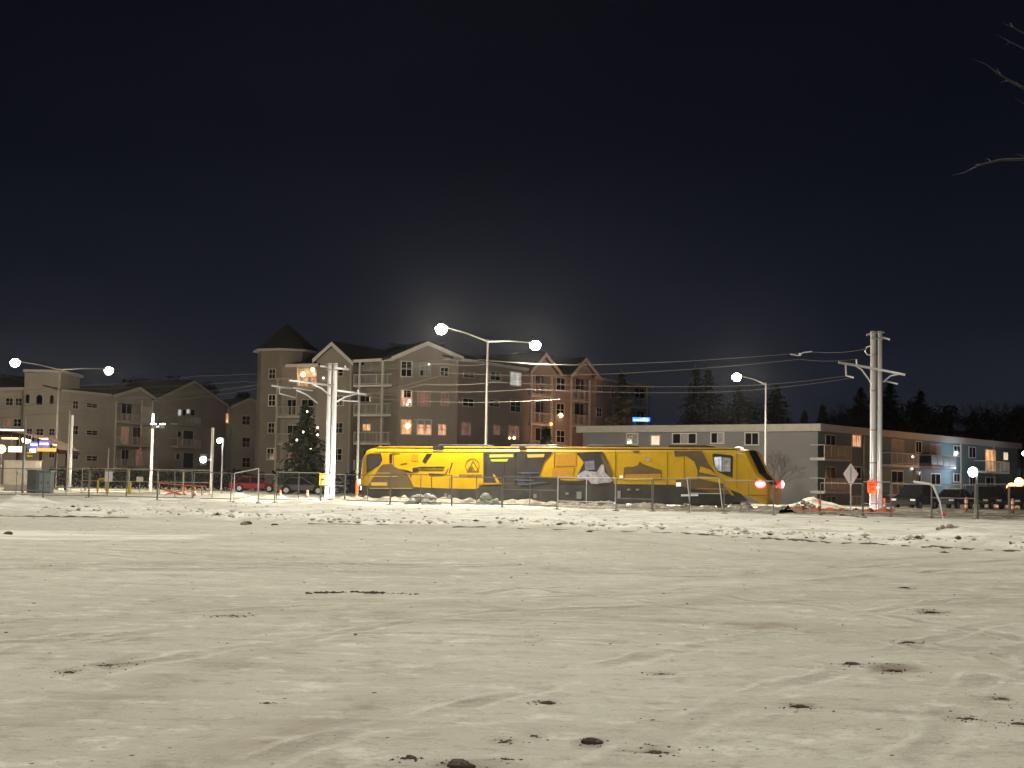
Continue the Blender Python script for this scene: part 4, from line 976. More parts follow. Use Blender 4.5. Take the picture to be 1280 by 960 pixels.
m = MB(); m.lathe([(.12,.0),(.11,.055),(.02,.07)], (0,0,0), 12); m.v = [(U9+v[0]*1.2, .02-v[2], Z9+v[1]*.85) for v in m.v]; m.build('bulb', tail_core, h_, smooth=True)
poly([(937.5,600),(945,598.5),(947,608),(940,606)], black_w, 'lamp_surround', .055)
poly([(931,618.6),(960,619),(960,619.8),(931,619.4)], orange_w, 'nose_seam', .03)
# white lamp on the left nose
m = MB(); m.lathe([(.02,-.3),(.16,-.2),(.2,0),(.16,.2),(.02,.3)], (.12,.28,1.25), 12); m.build('nose_lamp', mat('pale_lamp',(.9,.88,.8),.4), TR, smooth=True)
# rails under it
for y0 in (.6, 2.04):
    pa, pb = tf.world(-60, y0), tf.world(TL+70, y0); m = MB(); m.tube([(pa.x,pa.y,.07),(pb.x,pb.y,.07)], .045, 6)
    tag(m.build('rail', galvd), 'steel rail under the near side of the yellow vehicle' if y0 < 1 else 'steel rail under the far side of the yellow vehicle', 'rail', 'rails of the track')
# ------------------------------------------------------------------ street lamps
LK = 2.1
def head(rt, tip, direc, lm, r=.36):
    d = Vector(direc).normalized(); s_ = Vector((-d.y, d.x, 0)).normalized()
    h = MB(); vs = []
    prof = [(-.35,.05,.05),(-.1,.12,.09),(.25,.19,.11),(.6,.17,.09),(.78,.06,.04)]
    n = 10
    for (l, w_, t_) in prof:
        for k in range(n):
            a_ = 2*math.pi*k/n; p = Vector(tip)+d*l+s_*w_*math.cos(a_)+Vector((0,0,1))*t_*math.sin(a_); vs.append(p)
    fs = [(i*n+k,(i+1)*n+k,(i+1)*n+(k+1)%n,i*n+(k+1)%n) for i in range(len(prof)-1) for k in range(n)]+[tuple(range(n)), tuple(range(len(prof)*n-1,(len(prof)-1)*n-1,-1))]
    h.add(vs, fs); ho = h.build('lamp_head', galvd, rt, smooth=True)
    c = Vector(tip)+d*.28-Vector((0,0,.12)); m = MB(); m.lathe([(.02,-r*.95),(r*.5,-r*.82),(r*.84,-r*.45),(r,0),(r*.86,r*.42),(r*.4,r*.7)], tuple(c), 16); m.build('lens', lm, ho, smooth=True)
    return c
def street_lamp(name, px, D, top, heads, label, group=None, r=.1, power=6000, col=WARM, lm=None, hr=.36, basez=0):
    x = GX(px, D); zt = P(px, top, D).z
    rt = root(name, (x, D, basez), 0, label, 'street lamp', group)
    MB().tube([(0,0,0),(0,0,zt*.5),(0,0,zt)], [r, r*.82, r*.6], 12).build('pole', lamp_pole, rt, smooth=True)
    MB().tube([(0,0,-.1),(0,0,.25)], [r*1.9]*2, 12).build('base', galvd, rt)
    # the pixel of the top uses the lean of the picture; heads are set relative to the pole
    for (hx, hy, hD, pw) in heads:
        q = P(hx, hy, hD) - P(px, top, D); q = Vector((q.x, q.y, q.z))
        L = Vector((q.x, q.y, 0)).length; d = Vector((q.x, q.y, 0)).normalized()
        zz = zt+q.z; a0 = Vector((0,0,zt-.15)); a1 = d*(L-.45)+Vector((0,0,zz+.12))
        MB().tube([a0, a0.lerp(a1,.5)+Vector((0,0,.08)), a1], [.06,.05,.04], 8).build('arm', lamp_pole, rt, smooth=True)
        c = head(rt, a1+d*.2, (d.x,d.y,0), lm or lens, hr)
        lamp_light('street_light', c-Vector((0,0,.5)), pw*LK, col, 'SPOT', .25, parent=rt, cone=154, blend=.6); lamp_light('street_light_spill', c-Vector((0,0,.5)), pw*.6, col, size=.25, parent=rt)
    return rt
street_lamp('street_lamp', 606, 95, 424, [(548,411,91.5,9500),(665,431,98.5,9500)], 'tall twin-arm street lamp rising behind the yellow vehicle', 'street lamps on galvanised poles', hr=.39)
street_lamp('street_lamp', 68.5, 130, 460, [(13,453,125,3500),(130,463,134,3500)], 'twin-arm street lamp beside the station canopy', 'street lamps on galvanised poles', r=.13, hr=.42, col=(1,.88,.62), lm=mat('yellowish_lens',(1,1,1),.5,emit=(1,.92,.60),es=40))
street_lamp('street_lamp', 956.5, 105, 478, [(920,471,102,6000)], 'single-arm street lamp standing in front of the grey building', 'street lamps on galvanised poles', r=.1, hr=.34)
# small post lamps
def post_lamp(name, px, D, hx, hy, label, r, lm, pw, col, light_off=(0,0,0)):
    x = GX(px, D); q = P(hx, hy, D); rt = root(name, (x, D, 0), 0, label, 'post lamp')
    MB().tube([(0,0,0),(0,0,q.z+.25)], [.06,.045], 8).build('pole', galvd, rt, smooth=True)
    MB().tube([(0,0,q.z+.22),((q.x-x)*.6,0,q.z+.26),(q.x-x,0,q.z+.12)], .035, 6).build('arm', galvd, rt)
    m = MB(); m.lathe([(r*.25,-r),(r*.8,-r*.6),(r,0),(r*.8,r*.6),(r*.25,r)], (q.x-x,0,q.z), 14); m.build('globe', lm, rt, smooth=True)
    lamp_light('post_light', (q.x-x+light_off[0], light_off[1], q.z+light_off[2]), pw, col, size=.2, parent=rt)
    return rt
post_lamp('post_lamp', 1221.5, 141, 1216, 590, 'blue-white post lamp glaring in front of the grey building balconies', .46, lens_c, 260, (.62,.84,1.0), (0,-.8,.3))
post_lamp('post_lamp', 276.5, 122, 274, 551, 'short post lamp with white head beside the signal pole, left side', .2, lens_c, 260, COOL, (0,-.5,-.3))
post_lamp('post_lamp', 1286, 150, 1280, 567, 'distant white lamp at the right edge beside the building end', .2, lens_c, 300, COOL)
for (px, py, r_, lab) in [(1264,610,.42,'left of the two glaring orange lamps beside the parked cars'),(1274,603,.40,'right, higher one of the two glaring orange lamps')]:
    D = 128; q = P(px, py, D); rt = root('orange_lamp', (q.x, D, 0), 0, lab, 'lamp', 'orange lamps at the right edge')
    MB().tube([(0,0,0),(0,0,q.z)], .05, 8).build('pole', galvd, rt)
    m = MB(); m.lathe([(r_*.3,-r_),(r_*.8,-r_*.6),(r_,0),(r_*.8,r_*.6),(r_*.3,r_)], (0,0,q.z), 12); m.build('globe', bulb_o, rt, smooth=True)
    lamp_light('orange_light', (0,0,q.z+.8), 500, (1,.42,.12), size=.2, parent=rt)
# sodium lamp behind the grey block, then unseen fills added for the walls
lamp_light('side_street_light', tuple(P(770,555,150)), 3400, SODIUM, 'SPOT', .5, aim=tuple(P(780,520,175)), cone=150, blend=.5)
lamp_light('side_street_light', tuple(P(690,560,138)), 800, (1,.6,.42), 'SPOT', .5, aim=tuple(P(690,530,160)), cone=150, blend=.5)
lamp_light('side_street_light', (62, 112, 8), 700, (.95,.9,.9), size=.5)
lamp_light('side_street_light', tuple(P(440,500,124)), 500, (1,.86,.62), 'SPOT', .5, aim=tuple(P(440,540,150)), cone=150, blend=.5)
lamp_light('side_street_light', tuple(P(215,470,152)), 12000, (1,.84,.62), 'SPOT', .5, aim=tuple(P(215,560,215)), cone=150, blend=.5)
lamp_light('side_street_light', tuple(P(40,480,150)), 2800, (1,.80,.55), 'SPOT', .5, aim=tuple(P(40,560,180)), cone=150, blend=.5)

# ------------------------------------------------------------------ overhead-line poles
def line_pole(px1, px2, top, D, label, arms, w=(.16,.12), dy=1.2, skew=0):
    x = GX(px1, D); rt = root('overhead_line_pole', (x, D, 0), 0, label, 'utility pole', 'twin overhead line poles')
    zt = P(px1, top, D).z; x2 = GX(px2, D)-x
    MB().tube([(0,0,0),(0,0,zt)], [w[0]*1.1, w[0]*.9], 14).build('pole', galv, rt, smooth=True)
    MB().tube([(x2,.1,0),(x2,.1,zt+.02)], [w[1]*1.1, w[1]*.9], 14).build('pole', galv, rt, smooth=True)
    m = MB(); m.box(-.22, x2+.2, -.2, -.12, zt-.5, zt-.42); m.box(-.22, x2+.2, -.2, -.12, zt-.12, zt-.04); m.build('clamp', galvd, rt)
    m = MB(); m.box(-.3,.3,-.3,.3,-.05,.06); m.box(x2-.28,x2+.3,-.2,.4,-.05,.05); m.build('base_plate', galvd, rt)
    off = P(px1, top, D)-Vector((x, D, zt))
    for (name, pts, r) in arms:
        q = []
        for (a_, b_, dd) in pts:
            v = P(a_, b_, D+dd); lean = (v.z/zt)*off.x; q.append((v.x-x-lean, dd, v.z))
        MB().tube(q, r, 8).build(name, galv, rt, smooth=True)
    return rt
RP = line_pole(1091.5, 1100.5, 414, 88, 'twin steel overhead line poles with crossarms and orange box at eye level', [
    ('crossarm', [(1048,453,-.3),(1089,460,-.25),(1131,468.5,-.2)], .075), ('brace', [(1066,455,-.3),(1077,462,-.3),(1085,473,-.25),(1090,481,-.2)], .05),
    ('brace', [(1104,477.5,-.1),(1113,470,-.15),(1126,467,-.2)], .05), ('bracket', [(1057,455,-.3),(1057.5,469.5,-.3),(1067,472,-.3)], .055), ('bracket', [(1107,476.5,-.2),(1122,480,-.2)], .05),
    ('top_arm', [(1083,418.5,-.25),(1090,417,-.25)], .06), ('top_arm', [(1102,421,-.2),(1112,424.5,-.2)], .06), ('hoop', [(1089,432,-.2),(1083,434,-.2),(1081,439,-.2),(1084,443.5,-.2),(1090,444,-.2)], .035), ('insulator', [(1070.5,449,-.3),(1070.8,456,-.3)], .05)], w=(.19,.14))
m = MB(); 
for z_ in (3.0, 5.0, 7.4, 9.6): m.tube([(-.0,0,z_),(0,0,z_+.07)], .205, 14)
m.build('strap', galvd, RP)
LP_ = line_pole(408, 414.8, 454, 102, 'twin bright steel overhead line poles with crossarms left of the vehicle', [
    ('crossarm', [(358,475.5,-.5),(388,479,-.45),(414,482,-.4)], .075), ('brace', [(387,480,-.45),(399,486,-.4),(411,496,-.35)], .055),
    ('crossarm', [(336,482,1.0),(361,485,.8)], .07), ('crossarm', [(363,484.5,.8),(387,488,.6)], .07), ('brace', [(367,487.5,.7),(381,494,.6),(394,504,.5)], .055), ('bracket', [(346,483,1.0),(346,492,1.0),(366,497,1.0)], .05),
    ('crossarm', [(417,488,.1),(455,493,-.1)], .075), ('brace', [(418,502,.1),(428,496,0),(443,492,-.1)], .055), ('top_arm', [(396,457.5,.1),(407,458.5,.1)], .07), ('top_arm', [(417,460,-.1),(432,461.5,-.1)], .08), ('insulator', [(369,473,-.5),(370,482,-.5)], .05), ('insulator', [(444,487,-.1),(444,492,-.1)], .05), ('insulator', [(427,457,-.1),(427.5,461,-.1)], .05)], w=(.14,.17))
def rel(rt, px, py, D): 
    v = P(px, py, D); return v.x-rt.location.x, v.y-rt.location.y, v.z
x_, y_2, z_ = rel(RP, 1090.5, 609, 87.4)
m = MB(); m.lathe([(.20,-.42),(.30,-.3),(.32,.25),(.26,.42),(.1,.46)], (x_, y_2, z_), 12); m.build('orange_box', beacon, RP)
m = MB(); m.box(x_-.26,x_+.05,y_2-.345,y_2-.325,z_+.12,z_+.17); m.box(x_-.2,x_+.05,y_2-.345,y_2-.325,z_-.16,z_-.12); m.build('box_label', black_w, RP)
m = MB(); m.lathe([(.02,-.1),(.08,-.05),(.09,.03),(.03,.1)], (x_+.24, y_2-.28, z_), 10); m.build('red_lamp', tail_red, RP, smooth=True)
lamp_light('red_lamp_light', (x_+.3, y_2-.9, z_+.1), 12, (1,.10,.06), size=.1, parent=RP)
lamp_light('pole_flood', tuple(P(1104,628,86.4)), 110, (1,.82,.76), size=.15)  # unseen light added to brighten the foot of the right poles
# signs strapped to the left pair
x_, y_2, z_ = rel(LP_, 403, 599, 101.6)
m = MB(); m.box(x_-.2,x_+.2,y_2-.02,y_2,z_-.42,z_+.4); sg_ = m.build('yellow_notice', paper_y, LP_); MB().box(x_-.13,x_+.13,y_2-.026,y_2-.021,z_-.08,z_+.05).build('lettering', black_w, sg_)
x_, y_2, z_ = rel(LP_, 414.7, 599.5, 101.5)
MB().box(x_-.22,x_+.2,y_2-.02,y_2,z_-.45,z_+.4).build('white_notice', paper_w, LP_)
lamp_light('pole_flood', tuple(P(417,612,99.5)), 700, (.95,.93,1.0), size=.15)  # no lamp here: added light that whitens the left poles
# plain posts
def post(name, px, D, top, label, r=.1, cat='pole', mt=None, extra=None):
    x = GX(px, D); z_ = P(px, top, D).z; rt = root(name, (x, D, 0), 0, label, cat)
    MB().tube([(0,0,-.2),(0,0,z_)], [r, r*.8], 10).build('pole', mt or galv, rt, smooth=True)
    MB().box(-r*1.8,r*1.8,-r*1.8,r*1.8,-.05,.06).build('base_plate', galvd, rt); return rt, x, z_
fp, fx_, fz_ = post('floodlight_pole', 188, 118, 517, 'steel pole carrying two round floodlights in front of the left block', .13)
for (hx, hy) in ((191.5,532.5),(203,532.5)):
    q = P(hx, hy, 117.7); m = MB(); m.lathe([(.08,.2),(.2,.12),(.26,-.12),(.24,-.2)], (q.x-fx_, -.3, q.z), 12); h_ = m.build('floodlight', rubber, fp, smooth=True)
    m = MB(); m.lathe([(.22,.0),(.2,.05),(.03,.06)], (0,0,0), 12); m.v = [(q.x-fx_+v[0], -.3+v[1]*.9, q.z+.14+v[2]) for v in m.v]; m.build('lit_face', lens_c, h_)
q0 = P(188,533,118); MB().box(0,P(206,533,118).x-fx_,-.05,.05,q0.z-.05,q0.z+.05).build('crossarm', galvd, fp)
sp_, sx_, sz_ = post('signal_pole', 263.5, 116, 535, 'grey post with a round white railway signal on its left', .13, mt=galvd)
q = P(254.5,574.5,116); m = MB(); m.box(q.x-sx_-.28,q.x-sx_+.28,-.12,.12,q.z-.45,q.z+.45); h_ = m.build('signal_head', rubber, sp_)
m = MB(); m.lathe([(.25,-.02),(.25,.05),(.03,.08)],(0,0,0),16); m.v = [(q.x-sx_+v[0],-.14-v[2],q.z+v[1]) for v in m.v]; m.build('lens', lens_c, h_)
MB().box(q.x-sx_+.2,0,-.04,.04,q.z-.05,q.z+.05).build('bracket', galvd, sp_)
post('steel_post', 83.5, 122, 513, 'thin dark steel post just right of the twin-arm lamp', .07, mt=galvd)
post('steel_post', 87, 116, 519, 'brighter steel post at the end of the station canopy', .12)
post('steel_post', 28, 100, 521, 'thin steel post in front of the pale cabinet', .09, mt=galvd)
pp, x_, z_ = post('steel_post', 446, 108, 501, 'slim grey post with short arm left of the yellow vehicle', .09, mt=galvd)
q = P(427,500.5,108); MB().tube([(0,0,z_-.05),(q.x-x_-.0,0,q.z)], .05, 8).build('arm', galv, pp)
MB().lathe([(.13,0),(.13,.9),(.1,.95)], (0,0,.35), 10).build('orange_sleeve', orange_p, pp)
post('steel_post', 134, 128, 560, 'short thin post with a small flag-like sign, left block', .05, mt=galvd)

# ------------------------------------------------------------------ wires
def wire(pts, r=.018, label='thin overhead wire', sag=.0):
    m = MB(); q = []
    for i in range(len(pts)-1):
        a_ = P(*pts[i]); b_ = P(*pts[i+1])
        for k in range(10): t_ = k/10; v = a_.lerp(b_, t_); v.z -= sag*4*t_*(1-t_); q.append(v)
    q.append(P(*pts[-1])); m.tube(q, r, 5)
    return tag(m.build('overhead_wire', wire_m), label, 'wire', 'overhead wires')
WL = [([(-60,492,112),(75,483,112),(247,470,110),(430,458,102)],'topmost wire of the left span, passing above the gables'),
 ([(-60,497,112),(85,486,112),(304,477,108),(414,474,102)],'second wire of the left span, crossing the gable peaks'),
 ([(-60,513,108),(31,507,108),(186,497,106),(358,476,102)],'wire from the left edge to the tip of the bright crossarm'),
 ([(-60,524,106),(31,519,106),(186,503,106),(336,483,103)],'wire from the left edge to the lowest left crossarm'),
 ([(-60,508,110),(20,505,110),(186,494,110),(370,474,102)],'wire crossing the square tower, left span'),
 ([(430,460.5,102),(560,449,100),(600,449.5,100),(740,456,98),(1015,440,92),(1084,436,88)],'upper wire of the right span, from pole top to pole top'),
 ([(432,463,102),(550,454,99),(610,455,99)],'short bright wire just under the wide gable'),
 ([(455,493,102),(560,466,99),(745,468,95),(1000,449,90),(1070,449,88)],'wire from the left pole to the left crossarm of the right pole'),
 ([(455,493,102),(530,480,98),(620,477.5,97),(900,483,92),(1057,470,88)],'lower wire passing in front of the windows to the right pole'),
 ([(455,493,102),(520,489,99),(660,486.5,97),(900,490,93),(1067,472,88)],'wire across the middle windows of the beige block'),
 ([(443,493,102),(540,502,100),(700,499,98)],'lowest wire across the beige block, below the middle windows'),
]
for pts, lab in WL: wire(pts, .012, lab, .12)
rt = root('wire_spacer', P(1000,443,90.5), 0, 'small insulated spacer hanging on the wires left of the right pole', 'wire fitting')
m = MB(); m.tube([(-.6,0,0),(-.1,0,-.08),(.2,0,.12),(.75,0,.2)], .035, 6); m.build('rod', galv, rt); m = MB(); m.lathe([(.03,-.1),(.08,-.05),(.08,.05),(.03,.1)], (0,0,.0), 8); m.build('insulator', paper_w, rt)

# ------------------------------------------------------------------ temporary fence panels
mesh_m = bpy.data.materials.new('chain_link'); mesh_m.use_nodes = True; t = mesh_m.node_tree; b = t.nodes['Principled BSDF']
b.inputs['Base Color'].default_value = (.16,.16,.155,1); b.inputs['Metallic'].default_value = .5; b.inputs['Roughness'].default_value = .5
def wavef(rot):
    tc_ = N('ShaderNodeTexCoord'); m_ = N('ShaderNodeMapping'); m_.inputs['Rotation'].default_value = (0, rot, 0); t.links.new(tc_.outputs['Object'], m_.inputs[0])
    s_ = N('ShaderNodeSeparateXYZ'); t.links.new(m_.outputs[0], s_.inputs[0])
    a_ = N('ShaderNodeMath', operation='MULTIPLY'); a_.inputs[1].default_value = 12; t.links.new(s_.outputs[0], a_.inputs[0])
    f_ = N('ShaderNodeMath', operation='FRACT'); t.links.new(a_.outputs[0], f_.inputs[0])
    l_ = N('ShaderNodeMath', operation='LESS_THAN'); l_.inputs[1].default_value = .035; t.links.new(f_.outputs[0], l_.inputs[0]); return l_.outputs[0]
mxn = N('ShaderNodeMath', operation='MAXIMUM'); t.links.new(wavef(math.pi/4), mxn.inputs[0]); t.links.new(wavef(-math.pi/4), mxn.inputs[1]); t.links.new(mxn.outputs[0], b.inputs['Alpha'])
def fence_panel(pa, Da, pb, Db, label, top=1.85, lean=0, mt=None, rise=0, mid=None, group='temporary fence panels', drop=(0,0)):
    xa, xb = GX(pa, Da), GX(pb, Db); dx, dy = xb-xa, Db-Da; L = math.hypot(dx, dy); mt = mt or fence_t
    za, zb = gz(xa, Da), gz(xb, Db)
    rt = root('temporary_fence', (xa, Da, 0), math.atan2(dy, dx), label, 'fence panel', group)
    rt.rotation_euler = (lean, 0, math.atan2(dy, dx))
    m = MB(); ta, tb = top, top+rise
    for (x, z0, z1) in ((0, min(za,.3)-.08, ta), (L, min(zb,.3)-.08, tb)): m.tube([(x,0,z0),(x,0,z1)], .026, 6)
    m.tube([(0,0,ta-.02),(L,0,tb-.02)], .028, 6); m.tube([(0,0,.3),(L,0,.3+rise)], .028, 6)
    if mid: m.tube([(0,0,mid),(L,0,mid+rise)], .024, 6)
    if L > 2.2: m.tube([(L/2,0,.3),(L/2,0,(ta+tb)/2)], .022, 6)
    m.build('frame', mt, rt)
    m = MB(); m.add([(0.02,0,.32),(L-.02,0,.32+rise),(L-.02,0,tb-.04),(.02,0,ta-.04)], [(0,1,2,3)]); m.build('chain_link', mesh_m, rt)
    for x in (0, L): MB().box(x-.05,x+.05,-.3,.3,-.05+min(za,.25),.035+min(za,.25)).build('foot', fence_t, rt)
    return rt
def fD(px): return float(np.interp(px, [a_ for a_, b_ in _fl], [b_ for a_, b_ in _fl]))
NEAR = [(-14,53,'in front of the station cabinets, at the left edge'),(54,110,'right of the station cabinets, under the twin-arm lamp'),(111,157,'left of the floodlight pole, before the yellow barrier'),(158,196,'at the foot of the floodlight pole'),(197,240,'right of the floodlight pole, before the low orange bar'),(241,288,'around the foot of the signal pole'),
 (345,400,'left of the twin bright line poles'),(401,430,'short, at the foot of the twin bright line poles'),(431,487,'at the left nose of the yellow vehicle'),(488,564,'in front of the big grey snow lumps'),(565,627,'below the round emblem of the vehicle'),(628,696,'below the dark glazing of the vehicle'),
 (697,769,'pale and clean, below the amber door of the vehicle'),(770,815,'below the second dark mountain shape'),(816,862,'left of the leaning panel'),(905,967,'under the tail of the vehicle'),(1026,1078,'right of the tail lights, before the diamond sign'),(1079,1113,'around the foot of the right line poles'),
 (1114,1164,'in front of the dark parked car'),(1165,1219,'left of the thick post, in front of the grey car'),(1221,1261,'right of the thick post'),(1262,1312,'at the right edge of the picture')]
for k, (a_, b_, where) in enumerate(NEAR):
    Dk = lambda p: fD(p) - (3.0 if p > 430 and p < 970 else 0)
    fence_panel(a_, Dk(a_), b_, Dk(b_), 'chain link fence panel ' + where, 1.78+.05*math.sin(k*2.3), mid=[None,.75,None,1.1][k%4] if k % 3 else .55, mt=galv if where.startswith('pale') else fence_t, lean=math.radians([0,2,-1.5,1,3,-2][k%6]))
fence_panel(292, 78, 322, 78, 'fence panel with raised right corner near the red car', 1.72, rise=.28, mt=galv)
fence_panel(323, 80, 343, 80, 'narrow fence panel right of the raised one', 1.7)
fence_panel(864, 74.5, 904, 75.5, 'fence panel leaning back with rungs, under the lit cab window', 1.95, lean=math.radians(-12), mid=1.1, mt=galv)
FAR = [(102,160,'with a white notice, behind the yellow barrier'),(161,196,'behind the yellow bollard'),(197,228,'far row, left half behind the low orange bar'),(229,262,'far row, right half behind the low orange bar')]
for (a_, b_, where) in FAR: fence_panel(a_, 108, b_, 108, 'cream tube fence panel '+where, 1.95, mt=warmpost, group='far cream fence panels', mid=1.0)
# thick post in the right fence
post('fence_post', 1220.5, 70, 604, 'thick square-looking post between two right fence panels', .11, cat='post', mt=galvd)
# bent post
bx, by = gpt(1180,664); bp_ = root('bent_post', (bx, by, gz(bx,by)-.05), 0, 'bent metal post sticking up from the dirty snow mound', 'post')
qs = [P(a_, b_, by) for a_, b_ in [(1180,666),(1179,648),(1175,628),(1167,608),(1163,605),(1142,602)]]
MB().tube([(v.x-bx, 0, v.z-gz(bx,by)+.05) for v in qs], [.022,.024,.035,.045,.042,.04], 8).build('tube', galv, bp_)
MB().box(-.06,.07,-.05,.05,.45,.56).build('tag', redp, bp_)

# ------------------------------------------------------------------ diamond warning sign seen from behind
D = 88; x = GX(1063.5, D); rt = root('warning_sign', (x, D, 0), 0, 'bare silver back of a diamond road sign left of the right line poles', 'road sign')
cz = P(1064.5,592.5,D).z
MB().tube([(0,.04,-.1),(0,.04,cz+.4)], .035, 8).build('post', galvd, rt)
a_ = .50; m = MB(); m.prism([(0,cz-.78),(.47,cz),(0,cz+.66),(-.47,cz)], 0, .012); m.build('plate', mat('bare_aluminium',(.62,.62,.62),.45,.3), rt)
MB().box(-.03,.03,-.03,-.002,cz-.45,cz+.4).build('bracket', galvd, rt)

# ------------------------------------------------------------------ tubular markers
def marker(px, base, D, hpx, label, bands=2, mt=None):
    x = GX(px, D); h = hpx*D/F; rt = root('traffic_marker', (x, D, gz(x,D)-.03), 0, label, 'traffic marker', 'orange tubular markers')
    MB().lathe([(.2,0),(.2,.05),(.1,.09)], (0,0,0), 12).build('base', rubber, rt)
    MB().lathe([(.095,.07),(.09,h*.9),(.07,h*.96),(.02,h)], (0,0,0), 12).build('tube', orange_p, rt, smooth=True)
    for k in range(bands): z_ = h*(.35+.3*k); MB().lathe([(.098,0),(.098,.16)], (0,0,z_), 12).build('sleeve', white_p, rt)
marker(1208,645,84,20,'orange marker with white bands in front of the grey car'); marker(1266,646,82,20,'orange marker with white bands near the right edge')
marker(1024,640,88,14,'plain orange marker among the snow lumps right of the tail lights', 1); marker(1106,641,90,16,'thin orange marker behind the right line poles', 1)
marker(231,612,100,12,'leftmost small orange marker by the far fence', 1); marker(243,614,100,12,'small orange marker just left of the signal pole', 1); marker(350,608,100,10,'small orange marker left of the spruce', 1); marker(384,610,100,11,'small orange marker under the lit spruce', 1)
# low orange bar barrier
D = 102; xa, xb = GX(197,D), GX(258,D); rt = root('barrier', (xa, D, 0), 0, 'low barrier of orange-brown bars lying behind the left fence', 'barrier')
L = xb-xa; m = MB(); m.tube([(0,0,.95),(L,0,.75)], .04, 6); m.build('top_bar', orange_net, rt); m = MB(); m.tube([(.3,0,.55),(L*.5,0,.15)], .08, 6); m.tube([(.5,0,.15),(L*.5,0,.45)], .05, 6); m.build('plank', orange_net, rt)
m = MB(); m.tube([(.1,0,0),(.1,0,.95)], .04, 6); m.tube([(L*.9,0,0),(L*.9,0,.8)], .04, 6); m.build('leg', galvd, rt)
# yellow bollards
for (px, D_, y0, lab) in [(162,106,602,'single yellow bollard right of the yellow hoop barrier')]:
    x = GX(px, D_); z_ = P(px, y0, D_).z; m = MB(); m.lathe([(.11,0),(.11,z_-.05),(.07,z_)], (0,0,0), 12); tag(m.build('bollard', yellowp, loc=(x,D_,0)), lab, 'bollard')
D_ = 105; xa, xb = GX(122,D_), GX(133,D_); z_ = P(127,598.5,D_).z; m = MB(); m.tube([(0,0,0),(0,0,z_-.1),(.1,0,z_),(xb-xa-.1,0,z_),(xb-xa,0,z_-.1),(xb-xa,0,0)], .075, 8)
tag(m.build('hoop_barrier', yellowp, smooth=True, loc=(xa,D_,0)), 'yellow hoop barrier beside the white notice board', 'barrier')
D_ = 104; x = GX(135,D_); z0 = P(135,602,D_).z; z1 = P(135,588,D_).z; rt = root('notice_board', (x,D_,0), 0, 'small white notice board on a post by the yellow hoop', 'notice board')
MB().box(-.28,.28,0,.02,z0,z1).build('board', paper_w, rt); MB().tube([(0,.05,0),(0,.05,z1)], .03, 6).build('post', galvd, rt)
m = MB()
for k in range(5): m.box(-.2,.18-.05*(k%2),-.006,-.001,z1-.15-k*.12,z1-.12-k*.12)
D_ = 104; x = GX(174,D_); z0 = P(174,602,D_).z; z1 = P(174,596,D_).z; rt = root('notice_board', (x,D_,0), 0, 'small cream notice on the far fence left of the floodlight pole', 'notice board'); MB().box(-.24,.24,0,.02,z0,z1).build('board', cab_white, rt); MB().tube([(0,.05,0),(0,.05,z1)], .03, 6).build('post', galvd, rt)

# ------------------------------------------------------------------ station: canopy, cabinets, signs
D_ = 126; x0 = GX(-40,D_); x1 = GX(85,D_); rt = root('station_canopy', (x0,D_,0), 0, 'brown curved roof canopy of the station with lit underside', 'station shelter')
L = x1-x0; pts = []; n = 14
zc_ = P(35,541,D_).z; ze = P(85,563,D_).z
for k in range(n+1):
    q = k/n; xx = L*q; zz = ze+(zc_-ze)*(1-max(0,(q-.45)/.55)**2)*(1 if q > .45 else 1); pts.append((xx, zz))
top = pts; bot = [(x, z-.35) for x, z in pts]
MB().prism(top+bot[::-1], -3, 3).build('roof', canopy_m, rt)
m = MB(); 
for (a_, b_) in zip(pts[:-1], pts[1:]): m.prism([(a_[0],a_[1]-.34),(b_[0],b_[1]-.34),(b_[0],b_[1]-.20),(a_[0],a_[1]-.20)], -3.06, -3.003)
m.build('fascia', canopy_m, rt)
for px in (20, 49, 82): xx = GX(px,D_)-x0; MB().box(xx-.1,xx+.1,-.1,.1,-.1,ze-.3 if px == 82 else zc_-.6).build('column', canopy_m, rt)
for px, w_ in ((20,1.3),(58,1.2),(73,.6)): xx = GX(px,D_)-x0; MB().box(xx-w_/2,xx+w_/2,-2.2,-1.9,zc_-.62-(.5 if px==73 else 0),zc_-.50-(.5 if px==73 else 0)).build('light_strip', strip_m, rt)
m = MB(); q = P(33,550,D_-2.6); m.lathe([(.1,-.3),(.34,-.15),(.38,.1),(.15,.3)], (q.x-x0,-2.6,q.z), 12); m.build('lamp', bulb_w, rt, smooth=True)
for px in (5, 34, 68): lamp_light('canopy_light', (GX(px,D_), D_-1.5, 2.4), 60, (1,.78,.5), size=.3)
lamp_light('canopy_light', (GX(20,118), 112, 4.5), 1300, (1,.85,.62), size=.3)  # unseen, set in front of the canopy to keep the snow bright
lamp_light('platform_light', (GX(180,112), 114, 5.5), 2600, (1,.84,.58), size=.3)
lamp_light('platform_light', (GX(290,112), 116, 5.5), 1700, (1,.84,.58), size=.3)
def hang_sign(name, px0,py0,px1,py1, D, mt, label, letters=None):
    a_ = P(px0,py1,D); b_ = P(px1,py0,D); rt = root(name, (a_.x, D, 0), 0, label, 'sign'); w_ = b_.x-a_.x
    MB().box(0,w_,0,.12,a_.z,b_.z).build('face', mt, rt)
    m = MB(); m.tube([(w_*.2,.06,b_.z),(w_*.2,.06,zc_-.3)], .02, 6); m.tube([(w_*.8,.06,b_.z),(w_*.8,.06,zc_-.3)], .02, 6); m.build('hanger', galvd, rt)
    if letters:
        m = MB(); h = b_.z-a_.z; rr = random.Random(int(px0)); x = w_*.1
        while x < w_*.88: l = rr.uniform(.06,.14); m.box(x,x+l,-.02,-.004,a_.z+h*.35,a_.z+h*.7); x += l+.05
        m.build('lettering', letters, rt)
